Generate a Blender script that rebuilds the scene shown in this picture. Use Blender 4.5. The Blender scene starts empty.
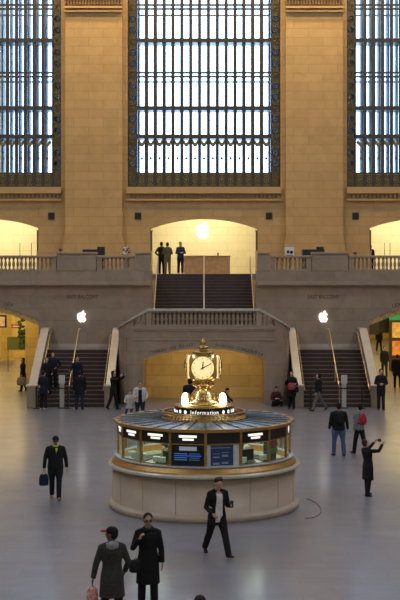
import bpy, math, random
from mathutils import Vector, Matrix, Euler
random.seed(7)
PI = math.pi
SC = bpy.context.scene
COL = SC.collection
EYE = 6.15
F = 1200.0
def X(c, d): return (c - 204.0) * d / F
def Z(r, d): return EYE - (r - 272.0) * d / F

# ------------------------------------------------------------------ materials
MATS = {}
def mat(name, col, rough=0.7, metal=0.0, spec=0.5, vary=0.08, scale=8.0, bump=0.0, emit=None, estr=0.0, coat=0.0):
    if name in MATS: return MATS[name]
    m = bpy.data.materials.new(name); m.use_nodes = True
    nt = m.node_tree; b = nt.nodes['Principled BSDF']
    b.inputs['Roughness'].default_value = rough
    b.inputs['Metallic'].default_value = metal
    b.inputs['Specular IOR Level'].default_value = spec
    b.inputs['Coat Weight'].default_value = coat
    c = (col[0], col[1], col[2], 1)
    tc = nt.nodes.new('ShaderNodeTexCoord'); nz = nt.nodes.new('ShaderNodeTexNoise')
    nz.inputs['Scale'].default_value = scale; nz.inputs['Detail'].default_value = 4
    nt.links.new(tc.outputs['Object'], nz.inputs['Vector'])
    rp = nt.nodes.new('ShaderNodeValToRGB')
    rp.color_ramp.elements[0].position = 0.3; rp.color_ramp.elements[1].position = 0.7
    rp.color_ramp.elements[0].color = (c[0]*(1-vary), c[1]*(1-vary), c[2]*(1-vary), 1)
    rp.color_ramp.elements[1].color = (min(1, c[0]*(1+vary)), min(1, c[1]*(1+vary)), min(1, c[2]*(1+vary)), 1)
    nt.links.new(nz.outputs['Fac'], rp.inputs['Fac']); nt.links.new(rp.outputs['Color'], b.inputs['Base Color'])
    if bump:
        bp = nt.nodes.new('ShaderNodeBump'); bp.inputs['Strength'].default_value = bump; bp.inputs['Distance'].default_value = 0.02
        nt.links.new(nz.outputs['Fac'], bp.inputs['Height']); nt.links.new(bp.outputs['Normal'], b.inputs['Normal'])
    if emit:
        b.inputs['Emission Color'].default_value = (*emit, 1); b.inputs['Emission Strength'].default_value = estr
    MATS[name] = m
    return m

def stone(name, c1, c2, mortar, bw, bh, rough=0.6, msize=0.012, veins=0.12, horiz=False, spec=0.4, roughvar=0.0, bumps=0.25):
    m = bpy.data.materials.new(name); m.use_nodes = True
    nt = m.node_tree; L = nt.links.new; b = nt.nodes['Principled BSDF']
    tc = nt.nodes.new('ShaderNodeTexCoord'); sp = nt.nodes.new('ShaderNodeSeparateXYZ'); cb = nt.nodes.new('ShaderNodeCombineXYZ')
    L(tc.outputs['Object'], sp.inputs[0])
    if horiz:
        L(sp.outputs['X'], cb.inputs['X']); L(sp.outputs['Y'], cb.inputs['Y'])
    else:
        ad = nt.nodes.new('ShaderNodeMath'); ad.operation = 'ADD'
        L(sp.outputs['X'], ad.inputs[0]); L(sp.outputs['Y'], ad.inputs[1]); L(ad.outputs[0], cb.inputs['X']); L(sp.outputs['Z'], cb.inputs['Y'])
    br = nt.nodes.new('ShaderNodeTexBrick')
    br.inputs['Scale'].default_value = 1.0; br.inputs['Brick Width'].default_value = bw; br.inputs['Row Height'].default_value = bh
    br.inputs['Mortar Size'].default_value = msize; br.inputs['Mortar Smooth'].default_value = 0.3
    br.inputs['Color1'].default_value = (*c1, 1); br.inputs['Color2'].default_value = (*c2, 1); br.inputs['Mortar'].default_value = (*mortar, 1)
    L(cb.outputs[0], br.inputs['Vector'])
    nz = nt.nodes.new('ShaderNodeTexNoise'); nz.inputs['Scale'].default_value = 1.3; nz.inputs['Detail'].default_value = 7; nz.inputs['Distortion'].default_value = 0.8
    L(tc.outputs['Object'], nz.inputs['Vector'])
    mr = nt.nodes.new('ShaderNodeMapRange'); mr.inputs['From Min'].default_value = 0.25; mr.inputs['From Max'].default_value = 0.75
    mr.inputs['To Min'].default_value = 1 - veins; mr.inputs['To Max'].default_value = 1 + veins
    L(nz.outputs['Fac'], mr.inputs['Value'])
    mx = nt.nodes.new('ShaderNodeVectorMath'); mx.operation = 'SCALE'
    L(br.outputs['Color'], mx.inputs[0]); L(mr.outputs[0], mx.inputs['Scale']); L(mx.outputs[0], b.inputs['Base Color'])
    b.inputs['Roughness'].default_value = rough; b.inputs['Specular IOR Level'].default_value = spec
    if roughvar:
        n2 = nt.nodes.new('ShaderNodeTexNoise'); n2.inputs['Scale'].default_value = 0.45; n2.inputs['Detail'].default_value = 5
        L(tc.outputs['Object'], n2.inputs['Vector'])
        m2 = nt.nodes.new('ShaderNodeMapRange'); m2.inputs['From Min'].default_value = 0.3; m2.inputs['From Max'].default_value = 0.7
        m2.inputs['To Min'].default_value = rough - roughvar; m2.inputs['To Max'].default_value = rough + roughvar
        L(n2.outputs['Fac'], m2.inputs['Value']); L(m2.outputs[0], b.inputs['Roughness'])
    bp = nt.nodes.new('ShaderNodeBump'); bp.inputs['Strength'].default_value = bumps; bp.inputs['Distance'].default_value = 0.01; bp.invert = True
    L(br.outputs['Fac'], bp.inputs['Height']); L(bp.outputs['Normal'], b.inputs['Normal'])
    MATS[name] = m
    return m

def glass(name, tint, refl=0.12):
    m = bpy.data.materials.new(name); m.use_nodes = True
    nt = m.node_tree; nt.nodes.remove(nt.nodes['Principled BSDF']); out = nt.nodes['Material Output']
    t = nt.nodes.new('ShaderNodeBsdfTransparent'); t.inputs[0].default_value = (*tint, 1)
    g = nt.nodes.new('ShaderNodeBsdfGlossy'); g.inputs['Roughness'].default_value = 0.05
    mx = nt.nodes.new('ShaderNodeMixShader'); lw = nt.nodes.new('ShaderNodeLayerWeight'); lw.inputs[0].default_value = .5; pw = nt.nodes.new('ShaderNodeMath'); pw.operation = 'POWER'; pw.inputs[1].default_value = 3.0
    ml = nt.nodes.new('ShaderNodeMath'); ml.operation = 'MULTIPLY_ADD'; ml.inputs[1].default_value = .45; ml.inputs[2].default_value = .03
    nt.links.new(lw.outputs['Facing'], pw.inputs[0]); nt.links.new(pw.outputs[0], ml.inputs[0]); nt.links.new(ml.outputs[0], mx.inputs[0]); nt.links.new(t.outputs[0], mx.inputs[1]); nt.links.new(g.outputs[0], mx.inputs[2])
    nt.links.new(mx.outputs[0], out.inputs[0])
    MATS[name] = m
    return m

def emis(name, col, s):
    m = bpy.data.materials.new(name); m.use_nodes = True
    nt = m.node_tree; b = nt.nodes['Principled BSDF']
    b.inputs['Base Color'].default_value = (*col, 1)
    b.inputs['Emission Color'].default_value = (*col, 1); b.inputs['Emission Strength'].default_value = s
    MATS[name] = m
    return m

CAEN = stone('caen_stone', (.48, .335, .155), (.435, .30, .135), (.33, .22, .095), 1.7, .52, .75, .014, .10)
CAENP = mat('caen_plain', (.45, .31, .145), .75, vary=.06, scale=1.5)
MARB = stone('botticino_marble', (.335, .25, .178), (.295, .218, .154), (.18, .135, .095), 1.9, .62, .38, .006, .16)
MARBP = mat('marble_moulding', (.335, .253, .182), .38, vary=.10, scale=2.0)
CAP = mat('polished_cap', (.46, .41, .34), .3, vary=.07, scale=2.5)
FLOORM = stone('floor_marble', (.19, .19, .225), (.16, .16, .192), (.12, .118, .135), 1.25, .62, .42, .005, .12, horiz=True, spec=.9, roughvar=.05, bumps=0)  # cool base tint paints some of the blue window sheen into the stone
_b = FLOORM.node_tree.nodes['Principled BSDF']; _b.inputs['Coat Weight'].default_value = .55; _b.inputs['Coat Roughness'].default_value = .17; _b.inputs['Coat IOR'].default_value = 1.5
BOOTHM = stone('booth_marble', (.44, .35, .28), (.42, .335, .265), (.35, .28, .22), 2.4, 3.0, .4, .003, .10)
YELM = stone('niche_marble', (.62, .46, .20), (.52, .37, .15), (.36, .25, .10), 1.9, .55, .5, .01, .16)
CREAM = stone('store_wall', (.80, .72, .46), (.77, .69, .43), (.6, .53, .3), 1.3, .5, .7, .01, .06)
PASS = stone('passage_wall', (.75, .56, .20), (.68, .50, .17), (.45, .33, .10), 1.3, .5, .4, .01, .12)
TEAL = mat('vault_plaster', (.16, .26, .24), .9, scale=.5)
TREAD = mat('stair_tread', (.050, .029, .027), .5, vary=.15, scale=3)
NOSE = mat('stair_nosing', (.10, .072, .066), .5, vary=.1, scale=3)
BRONZE = mat('window_bronze', (.048, .046, .044), .5, .3, vary=.35, scale=9)
BRZORN = mat('ornament_bronze', (.105, .085, .038), .5, .4, vary=.5, scale=14)
STEEL = mat('rear_steel', (.22, .33, .48), .6, vary=.1)
BRASS = mat('brass', (.80, .58, .24), .24, .95, vary=.15, scale=6)
BRASSD = mat('aged_brass', (.50, .31, .10), .38, .9, vary=.3, scale=12)
BRASSL = mat('orange_bronze', (.45, .25, .08), .4, .6, vary=.15, scale=6)
RAILM = mat('rail_brass', (.72, .58, .36), .3, .8)
WRAIL = mat('rail_steel', (.80, .74, .64), .3, .6)
BLACK = mat('black_plastic', (.012, .012, .014), .5)
DARK = mat('dark_laminate', (.03, .027, .025), .5)
WHITE = mat('white_card', (.78, .78, .76), .6)
WOOD = mat('oak_desk', (.42, .26, .12), .5, vary=.2, scale=4)
GLASSW = glass('window_glass', (.90, .95, 1.0))
ROSG = glass('rosette_glass', (.10, .125, .16))
GLASSWARM = glass('west_warming_glass', (.80, .68, .52))  # tint added to the unseen west panes to warm and dim their daylight
GLASSB = glass('booth_glass', (.92, .96, .94))
GFLOOR = mat('walkway_glass', (.10, .28, .36), .35, vary=.1)
LOGO = emis('logo_light', (1.0, .99, .96), 4.0)
GLOBE = emis('globe_light', (1.0, .86, .62), 5.0)
DIAL = emis('opal_dial', (1.0, .78, .38), .8)
SIGNL = emis('sign_lettering_light', (1.0, .98, .93), .9)

# ------------------------------------------------------------------ mesh builder
class M:
    def __init__(s): s.v = []; s.f = []
    def add(s, vs, fs):
        o = len(s.v); s.v += [tuple(p) for p in vs]; s.f += [[o + i for i in f] for f in fs]; return s
    def box(s, x0, x1, y0, y1, z0, z1):
        if x0 > x1: x0, x1 = x1, x0
        if y0 > y1: y0, y1 = y1, y0
        if z0 > z1: z0, z1 = z1, z0
        v = [(x, y, z) for z in (z0, z1) for y in (y0, y1) for x in (x0, x1)]
        return s.add(v, [(0, 2, 3, 1), (4, 5, 7, 6), (0, 1, 5, 4), (2, 6, 7, 3), (0, 4, 6, 2), (1, 3, 7, 5)])
    def prism(s, poly, fn, a, b):          # poly 2D; fn(p, q, t) -> 3D; extruded t=a..b
        n = len(poly); v = [fn(p[0], p[1], a) for p in poly] + [fn(p[0], p[1], b) for p in poly]
        f = [list(range(n - 1, -1, -1)), list(range(n, 2 * n))] + [(i, (i + 1) % n, n + (i + 1) % n, n + i) for i in range(n)]
        return s.add(v, f)
    def xz(s, poly, y0, y1): return s.prism(poly, lambda p, q, t: (p, t, q), y1, y0)
    def yz(s, poly, x0, x1): return s.prism(poly, lambda p, q, t: (t, p, q), x0, x1)
    def xy(s, poly, z0, z1): return s.prism(poly, lambda p, q, t: (p, q, t), z0, z1)
    def loft(s, rings, n=14, closed=True):  # rings: (center, u, v)
        vs = []; fs = []
        for c, u, w in rings:
            for i in range(n):
                a = 2 * PI * i / n; p = Vector(c) + Vector(u) * math.cos(a) + Vector(w) * math.sin(a); vs.append(p)
        for k in range(len(rings) - 1):
            for i in range(n):
                j = (i + 1) % n; fs.append((k * n + i, k * n + j, (k + 1) * n + j, (k + 1) * n + i))
        if closed:
            fs.append(list(range(n - 1, -1, -1))); m = (len(rings) - 1) * n; fs.append([m + i for i in range(n)])
        return s.add(vs, fs)
    def tube(s, pts, r, n=8, up=(0, 0, 1)):
        pts = [Vector(p) for p in pts]; rs = r if isinstance(r, (list, tuple)) else [r] * len(pts); rings = []; u = None
        for i, p in enumerate(pts):
            d = (pts[min(i + 1, len(pts) - 1)] - pts[max(i - 1, 0)]).normalized()
            if u is None:
                ref = Vector(up)
                if abs(d.dot(ref)) > .9: ref = Vector((0, 1, 0)) if abs(d.y) < .9 else Vector((1, 0, 0))
                u = d.cross(ref).normalized()
            else: u = (u - d * u.dot(d)).normalized()
            w = d.cross(u).normalized()
            rings.append((p, u * rs[i], w * rs[i]))
        return s.loft(rings, n)
    def lathe(s, prof, n=24, c=(0, 0, 0), a0=0.0):   # prof (r, z) bottom->top
        rings = [((c[0], c[1], c[2] + z), (max(r, 1e-4) * math.cos(a0), max(r, 1e-4) * math.sin(a0), 0), (-max(r, 1e-4) * math.sin(a0), max(r, 1e-4) * math.cos(a0), 0)) for r, z in prof]
        return s.loft(rings, n)
    def ell(s, c, rx, ry, rz, n=14, m=9, rot=None):
        R = rot or Matrix.Identity(3); c = Vector(c); rings = []
        for k in range(m + 1):
            t = -PI / 2 + PI * k / m; q = max(math.cos(t), .02)
            rings.append((c + R @ Vector((0, 0, rz * math.sin(t))), R @ Vector((rx * q, 0, 0)), R @ Vector((0, ry * q, 0))))
        return s.loft(rings, n)
    def build(s, name, m, parent=None, smooth=False, loc=None):
        me = bpy.data.meshes.new(name); me.from_pydata(s.v, [], s.f); me.update()
        if m: me.materials.append(m)
        if smooth: me.polygons.foreach_set('use_smooth', [True] * len(me.polygons))
        o = bpy.data.objects.new(name, me); COL.objects.link(o)
        if parent: o.parent = parent
        if loc: o.location = loc
        return o

def fix(o):                                  # recalc normals outward
    import bmesh
    bm = bmesh.new(); bm.from_mesh(o.data); bmesh.ops.recalc_face_normals(bm, faces=bm.faces); bm.to_mesh(o.data); bm.free(); return o
def bev(o, w=.01, seg=2):
    m = o.modifiers.new('bevel', 'BEVEL'); m.width = w; m.segments = seg; m.limit_method = 'ANGLE'; return o
def thing(name, label, cat, loc=(0, 0, 0), rz=0.0, group=None):
    o = bpy.data.objects.new(name, None); COL.objects.link(o); o.empty_display_size = .2
    o.location = loc; o.rotation_euler = (0, 0, rz); return tag(o, label, cat, group)
def tag(o, label, cat, group=None):
    o['label'] = label; o['category'] = cat
    if group: o['group'] = group
    return o
def struct(o): o['kind'] = 'structure'; return o
def dup(o, parent=None):
    c = o.copy(); COL.objects.link(c)
    if parent: c.parent = parent
    for ch in list(o.children): dup(ch, c)
    return c

def text_mesh(name, body, size, m, parent, loc, rot=(PI / 2, 0, 0), depth=.006, align='CENTER', scale=(1, 1, 1), bold=0.0):
    cu = bpy.data.curves.new('t', 'FONT'); cu.body = body; cu.size = size; cu.extrude = depth; cu.align_x = align; cu.align_y = 'CENTER'; cu.resolution_u = 3; cu.offset = bold
    to = bpy.data.objects.new('t', cu); COL.objects.link(to); bpy.context.view_layer.update()
    dg = bpy.context.evaluated_depsgraph_get(); me = bpy.data.meshes.new_from_object(to.evaluated_get(dg)); me.materials.clear(); me.materials.append(m)
    bpy.data.objects.remove(to)
    me.name = name
    o = bpy.data.objects.new(name, me); COL.objects.link(o); o.location = loc; o.rotation_euler = rot; o.scale = scale
    if parent: o.parent = parent
    return o

def arch_pts(cx, hw, zs, zc, n=20):          # segmental arch from right to left
    sag = zc - zs; R = (hw * hw + sag * sag) / (2 * sag); a = math.asin(hw / R)
    return [(cx + R * math.sin(a - 2 * a * i / n), zc - R + R * math.cos(a - 2 * a * i / n)) for i in range(n + 1)]
def wall_open(mb, y0, y1, x0, x1, z0, z1, ops):   # ops: (cx, hw, zb, zspring, zcrown)
    x = x0
    for cx, hw, zb, zs, zc in sorted(ops):
        if cx - hw > x: mb.box(x, cx - hw, y0, y1, z0, z1)
        if zb > z0: mb.box(cx - hw, cx + hw, y0, y1, z0, zb)
        if zc < z1:
            if zc > zs:
                mb.xz([(cx - hw, z1), (cx - hw, zs)] + arch_pts(cx, hw, zs, zc)[::-1][1:-1] + [(cx + hw, zs), (cx + hw, z1)], y0, y1)
            else: mb.box(cx - hw, cx + hw, y0, y1, zs, z1)
        x = cx + hw
    if x < x1: mb.box(x, x1, y0, y1, z0, z1)

# ------------------------------------------------------------------ shell
YW = 70.0; YF = 60.0
BAY = 12.8
WZ0 = 11.1; WZ1 = 26.0; WHW = 4.46
struct(M().box(-18.5, 18.5, -8, 58.0, -.3, 0).build('floor', FLOORM))
pf = M(); pf.box(-18.5, 18.5, 58.0, 112, -.3, 0); struct(pf.build('floor', FLOORM))
w = M(); wall_open(w, YW, YW + .9, -18.5, 18.5, 6.05, WZ0, [(c, 3.13, 6.05, 8.70, 9.27) for c in (-BAY, 0, BAY)])
wall_open(w, YW, YW + .9, -18.5, 18.5, WZ0, 31.5, [(c, WHW, WZ0, WZ1, WZ1) for c in (-BAY, 0, BAY)])
w.xz([(-18.5, 31.5), (18.5, 31.5)] + [(18.5 * math.cos(PI * i / 24), 31.5 + 7 * math.sin(PI * i / 24)) for i in range(1, 24)], YW, YW + .9)
wall_e = struct(fix(w.build('wall_east', CAEN)))
# wall dressings belonging to the wall
d = M(); dn = M()
for c in (-BAY, 0, BAY):
    d.box(c - 4.5, c + 4.5, YW - .28, YW, 10.72, WZ0)
    d.box(c - 4.5, c + 4.5, YW - .22, YW, 10.30, 10.42)
    dn.box(c - 4.5, c + 4.5, YW - .06, YW, 10.42, 10.72)
    x = c - 4.4
    while x < c + 4.4: dn.box(x, x + .12, YW - .2, YW - .06, 10.46, 10.70); x += .24
d.build('sill_moulding', CAENP, wall_e); dn.build('dentil_band', mat('dentil_stone', (.30, .20, .10), .8), wall_e)
for sgn in (-1, 1):
    x0, x1 = sorted((sgn * 8.05, sgn * 4.75))
    p = M().box(x0, x1, YW - .4, YW, 8.1, 31.5); p.box(x0 - .12, x1 + .12, YW - .5, YW, 6.05, 7.95); p.box(x0 - .06, x1 + .06, YW - .45, YW, 7.95, 8.1)
    pil = p.build('pilaster', CAEN, wall_e)
    k = M(); xx0, xx1 = x0 - .02, x1 + .02
    k.box(xx0, xx1, YW - .62, YW - .4, 21.20, 21.30); k.box(xx0, xx1, YW - .68, YW - .4, 21.40, 21.52)
    k.box(xx0 - .06, xx1 + .06, YW - .8, YW - .4, 22.05, 22.25); k.build('pilaster_cornice', CAENP, pil)
    k = M(); x = xx0
    while x < xx1 - .06: k.box(x, x + .09, YW - .66, YW - .4, 21.62, 22.05); x += .17
    k.box(xx0, xx1, YW - .5, YW - .4, 21.55, 22.05); k.build('dentil_band', MATS['dentil_stone'], pil)
wn = M(); wall_open(wn, -9, -8, -18.5, 18.5, 0, 31.5, [(c, WHW, WZ0, WZ1, WZ1) for c in (-BAY, 0, BAY)])
wn.xz([(-18.5, 31.5), (18.5, 31.5)] + [(18.5 * math.cos(PI * i / 24), 31.5 + 7 * math.sin(PI * i / 24)) for i in range(1, 24)], -9, -8)
struct(fix(wn.build('wall_west', CAEN)))
struct(M().box(-19.3, -18.5, -9, 112, -.3, 31.5).build('wall_north', CAEN))
struct(M().box(18.5, 19.3, -9, 112, -.3, 31.5).build('wall_south', CAEN))
v = M(); n = 24
vp = [(18.5 * math.cos(PI * i / n), 31.5 + 7 * math.sin(PI * i / n)) for i in range(n + 1)]
vq = [(19.3 * math.cos(PI * i / n), 31.5 + 7.6 * math.sin(PI * i / n)) for i in range(n + 1)]
v.xz(vp + vq[::-1], -9, 71)
struct(fix(v.build('ceiling', TEAL)))

# ------------------------------------------------------------------ windows
ZR = lambda r: EYE + (272 - r) * YW / F
def ring_cell(mb, cx, cz, hx, hz, r, y0, y1, n=16):
    sq = []; ci = []
    for i in range(n):
        a = 2 * PI * (i + .5) / n; c, s_ = math.cos(a), math.sin(a); k = 1 / max(abs(c), abs(s_))
        sq.append((cx + hx * c * k, cz + hz * s_ * k)); ci.append((cx + r * c, cz + r * s_))
    vs = [(p[0], y0, p[1]) for p in sq] + [(p[0], y0, p[1]) for p in ci] + [(p[0], y1, p[1]) for p in ci]
    fs = []
    for i in range(n):
        j = (i + 1) % n; fs.append((i, j, n + j, n + i)); fs.append((n + i, n + j, 2 * n + j, 2 * n + i))
    mb.add(vs, fs)
def make_window(idx, c):
    y0 = YW + .25
    fr = M()
    fr.box(c - WHW, c - WHW + .07, y0 - .1, y0 + .12, WZ0, WZ1); fr.box(c + WHW - .07, c + WHW, y0 - .1, y0 + .12, WZ0, WZ1)
    fr.box(c - 3.98, c - 3.90, y0 - .1, y0 + .12, WZ0, WZ1); fr.box(c + 3.90, c + 3.98, y0 - .1, y0 + .12, WZ0, WZ1)
    fr.box(c - WHW, c + WHW, y0 - .1, y0 + .15, WZ0, WZ0 + .08)
    root = struct(fr.build('window_%d' % idx, BRONZE))
    mu = M()
    for i in range(1, 15):
        x = c - 3.9 + .52 * i; mu.box(x - .098, x + .098, y0 - .05, y0 + .1, WZ0, WZ1)
    hb = M(); wk = M(); rr = M()
    for r0 in (4, 72, -64):
        if ZR(r0) > WZ1: continue
        hb.box(c - 3.9, c + 3.9, y0 - .06, y0 + .1, ZR(r0) - .05, ZR(r0) + .05); hb.box(c - 3.9, c + 3.9, y0 - .06, y0 + .1, ZR(r0 + 4) - .05, ZR(r0 + 4) + .05)
        rr.box(c - 3.9, c + 3.9, y0 + 1.2, y0 + 1.3, ZR(r0 + 6) - .04, ZR(r0 + 6) + .05)
    for r0 in (39.5, 107.5, 136, -28):
        hb.box(c - 3.9, c + 3.9, y0 - .09, y0 + .12, ZR(r0) - .11, ZR(r0) + .11)
        wk.box(c - 3.9, c + 3.9, y0 + .12, y0 + 1.25, ZR(r0) - .10, ZR(r0) - .02)
    mu.build('mullions', BRONZE, root); hb.build('transoms', BRONZE, root); wk.build('walkway', GFLOOR, root)
    for i in range(0, 16):
        x = c - 3.9 + .52 * i; rr.box(x - .055, x + .055, y0 + 1.15, y0 + 2.0, WZ0, WZ1)
    rr.build('rear_bars', STEEL, root)
    # cornice pocket walls so the second layer is a real double window
    rv = M(); rv.box(c - WHW - .1, c - WHW, YW + .9, YW + 1.6, WZ0, WZ1); rv.box(c + WHW, c + WHW + .1, YW + .9, YW + 1.6, WZ0, WZ1)
    rv.box(c - WHW - .1, c + WHW + .1, YW + .9, YW + 1.6, WZ0 - .1, WZ0); rv.build('window_reveal', CAENP, root)
    # rosette borders
    b = M(); ro = M()
    hz = 5.6 * YW / F
    for sx in (-1, 1):
        cx = c + sx * 4.185
        for i in range(-14, 12):
            cz = ZR(40 + 11.2 * i)
            if cz + hz > WZ1: continue
            ring_cell(b, cx, cz, .205, hz, .15 if i % 3 else .06, y0 - .02, y0 + .1)
            rad = .15 if i % 3 else .06
            if i % 3:
                for k in range(4):
                    a = PI * k / 4 + .3; ro.tube([(cx - rad * math.cos(a), y0, cz - rad * math.sin(a)), (cx + rad * math.cos(a), y0, cz + rad * math.sin(a))], .016, 5)
                ro.ell((cx, y0, cz), .05, .03, .05, 8, 5)
                ro.tube([(cx + .175 * math.cos(2 * PI * q / 12), y0 - .05, cz + .175 * math.sin(2 * PI * q / 12)) for q in range(13)], .018, 5)
            else:
                for sxx in (-1, 1):
                    for szz in (-1, 1):
                        ro.tube([(cx + sxx * (.05 + .09 * math.cos(q * .7)), y0 - .05, cz + szz * (.1 + .07 * math.sin(q * .7))) for q in range(8)], .016, 5)
    b.build('rosette_border', BRZORN, root); M().box(c - WHW + .07, c - 3.98, y0 + .11, y0 + .12, ZR(172), WZ1).box(c + 3.98, c + WHW - .07, y0 + .11, y0 + .12, ZR(172), WZ1).build('rosette_glass', ROSG, root); ro.build('rosette_ornament', BRZORN, root)
    pl = M().box(c - WHW + .07, c - 3.98, y0, y0 + .1, ZR(172), ZR(40 + 11.2 * 11 + 5.6)); pl.box(c + 3.98, c + WHW - .07, y0, y0 + .1, ZR(172), ZR(40 + 11.2 * 11 + 5.6)); pl.box(c - 3.9, c + 3.9, y0, y0 + .1, WZ0, ZR(172)); pl.box(c - WHW + .07, c - 3.98, y0, y0 + .1, WZ0, ZR(172)); pl.box(c + 3.98, c + WHW - .07, y0, y0 + .1, WZ0, ZR(172))
    pl.build('sill_panel', BRZORN, root)
    orn = M()
    for i in range(15):
        x = c - 3.9 + .52 * (i + .5); zb = (WZ0 + ZR(172)) / 2
        orn.tube([(x + .13 * math.cos(2 * PI * q / 12), y0 - .03, zb + .2 * math.sin(2 * PI * q / 12)) for q in range(13)], .028, 5)
        orn.ell((x, y0 - .02, zb), .06, .04, .1, 8, 5)
        orn.box(x - .2, x + .2, y0 - .04, y0, zb + .28, zb + .33); orn.box(x - .2, x + .2, y0 - .04, y0, zb - .33, zb - .28)
        zt = ZR(144)   # palmette at the head of each low light
        orn.ell((x, y0, zt), .15, .03, .13, 8, 6); orn.ell((x - .14, y0, zt + .12), .10, .03, .12, 8, 5); orn.ell((x + .14, y0, zt + .12), .10, .03, .12, 8, 5)
        orn.tube([(x, y0, zt), (x, y0, ZR(158))], .016, 5); orn.ell((x, y0, ZR(158)), .08, .02, .09, 8, 5); orn.tube([(x, y0, ZR(158)), (x, y0, ZR(170))], .012, 5)
        orn.box(x - .12, x + .12, y0 - .01, y0 + .01, ZR(152) - .012, ZR(152) + .012)
    orn.build('bronze_ornament', mat('relief_bronze', (.20, .17, .08), .5, .4, vary=.4, scale=14), root)
    gl = M().box(c - 3.9, c + 3.9, y0 + 1.22, y0 + 1.23, WZ0, WZ1); gl.build('glass', GLASSW, root)
for i, c in enumerate((-BAY, 0, BAY)): make_window(i + 1, c)
for i, c in enumerate((-BAY, 0, BAY)):
    fr = M()
    for k in range(0, 16): fr.box(c - 4.4 + .587 * k - .05, c - 4.4 + .587 * k + .05, -8.5, -8.4, WZ0, WZ1)
    for k in range(0, 9): fr.box(c - WHW, c + WHW, -8.5, -8.4, WZ0 + 1.86 * k - .07, WZ0 + 1.86 * k + .07)
    root = struct(fr.build('window_%d' % (i + 4), BRONZE)); M().box(c - WHW, c + WHW, -8.47, -8.46, WZ0, WZ1).build('glass', GLASSWARM, root)
# vents
for c, side in ((51.5, 'left of the left pier, below the north window'), (138, 'between the left pier and the central arch'), (269, 'between the central arch and the right pier'), (355.5, 'right of the right pier, below the south window')):
    x = X(c, YW); z = Z(216, YW)
    t = thing('wall_grille', 'small black square wall grille ' + side, 'vent', (x, YW, z))
    M().box(-.17, .17, -.02, .0, -.18, .18).build('backing', BLACK, t)
    g = M()
    for k in range(5): g.box(-.15, .15, -.04, -.02, -.15 + .07 * k, -.13 + .07 * k)
    g.box(-.19, -.16, -.05, 0, -.2, .2); g.box(.16, .19, -.05, 0, -.2, .2); g.box(-.19, .19, -.05, 0, .17, .2); g.box(-.19, .19, -.05, 0, -.2, -.17)
    g.build('grille', DARK, t)

# ------------------------------------------------------------------ store behind the arches
struct(M().box(-18.5, 18.5, 65.0, 78, 5.75, 6.05).build('floor_balcony', MARB))
sb = M()
for sgn in (-1, 1):
    x0, x1 = sorted((sgn * 2.6, sgn * 18.5)); sb.box(x0, x1, 60.35, 65.0, 5.75, 6.05)
struct(sb.build('floor_balcony', MARB))
st = M(); st.box(-18.5, 18.5, 76.5, 77.0, 6.05, 11); st.box(-6.45, -6.15, 70.9, 76.5, 6.05, 11); st.box(6.15, 6.45, 70.9, 76.5, 6.05, 11)
st.box(-18.5, 18.5, 70.9, 77, 10.6, 11.0)
struct(st.build('wall_store', CREAM))
for i, (c, sd) in enumerate(((-3.13, 'left jamb of the central arch'), (3.13, 'right jamb of the central arch'), (-9.67, 'jamb of the left balcony arch'), (9.67, 'jamb of the right balcony arch'))):
    s_ = 1 if i in (0, 3) else -1
    t = thing('bronze_panel', 'tall dark bronze door leaf folded against the ' + sd, 'door leaf', (c, YW + .45, 6.05))
    M().box(0, s_ * .09, -.38, .38, 1.35, 2.5).build('leaf', mat('door_bronze', (.10, .06, .03), .4, .5), t)
    g = M(); g.box(0, s_ * .12, -.42, .42, 2.5, 2.56); g.box(0, s_ * .12, -.42, .42, 1.29, 1.35); g.box(0, s_ * .10, -.42, .42, 0, 1.29); g.build('frame', CAENP, t)

def apple(name, label, loc, h, group=None):
    # outline of an apple with a bite on the right and a leaf above
    t = thing(name, label, 'illuminated logo', loc, 0, group)
    L = [(0, .30), (-.08, .33), (-.18, .36), (-.30, .31), (-.38, .19), (-.40, .02), (-.36, -.16), (-.28, -.33), (-.19, -.43), (-.10, -.44), (0, -.40), (.10, -.44), (.19, -.43), (.27, -.34), (.345, -.18), (.27, -.12), (.225, -.03), (.225, .08), (.27, .17), (.33, .22), (.27, .31), (.17, .36), (.08, .33)]
    # smooth closed curve
    n = len(L); pts = []
    for i in range(n):
        p0, p1, p2, p3 = L[i - 1], L[i], L[(i + 1) % n], L[(i + 2) % n]
        for k in range(3):
            u = k / 3; f = lambda a, b, c_, e: .5 * (2 * b + (c_ - a) * u + (2 * a - 5 * b + 4 * c_ - e) * u * u + (3 * b - a - 3 * c_ + e) * u ** 3)
            pts.append((f(p0[0], p1[0], p2[0], p3[0]) * h, f(p0[1], p1[1], p2[1], p3[1]) * h))
    fix(M().xz(pts, -.06, 0).build('apple_body', LOGO, t))
    lf = [(.0, .36), (.01, .44), (.06, .51), (.15, .56), (.15, .48), (.10, .41), (.05, .37)]
    fix(M().xz([(a * h, b * h) for a, b in lf], -.06, 0).build('leaf', LOGO, t))
    return t
apple('apple_logo', 'large glowing white apple logo on the cream store wall inside the central arch', (X(203, 76.5), 76.5, Z(231, 76.5)), 1.02)
apple('apple_logo', 'small glowing white apple logo on the marble wall above the left staircase', (X(82, YF), YF - .0, Z(317, YF)), .55)
apple('apple_logo', 'small glowing white apple logo on the marble wall above the right staircase', (X(323.5, YF), YF - .0, Z(317, YF)), .55)
dk = thing('store_counter', 'long low wooden counter standing in the central arch of the balcony', 'counter', (0, 69.0, 6.05))
bev(M().box(X(184, 69), X(230, 69), 0, .8, .0, 1.0).build('body', WOOD, dk)); bev(M().box(X(183, 69), X(231, 69), -.05, .85, 1.0, 1.05).build('worktop', mat('oak_top', (.5, .32, .15), .4), dk))
M().box(X(226, 69), X(226, 69) + .03, -.02, 0, .05, .95).build('end_post', mat('oak_top', (.5, .32, .15), .4), dk)
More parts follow.
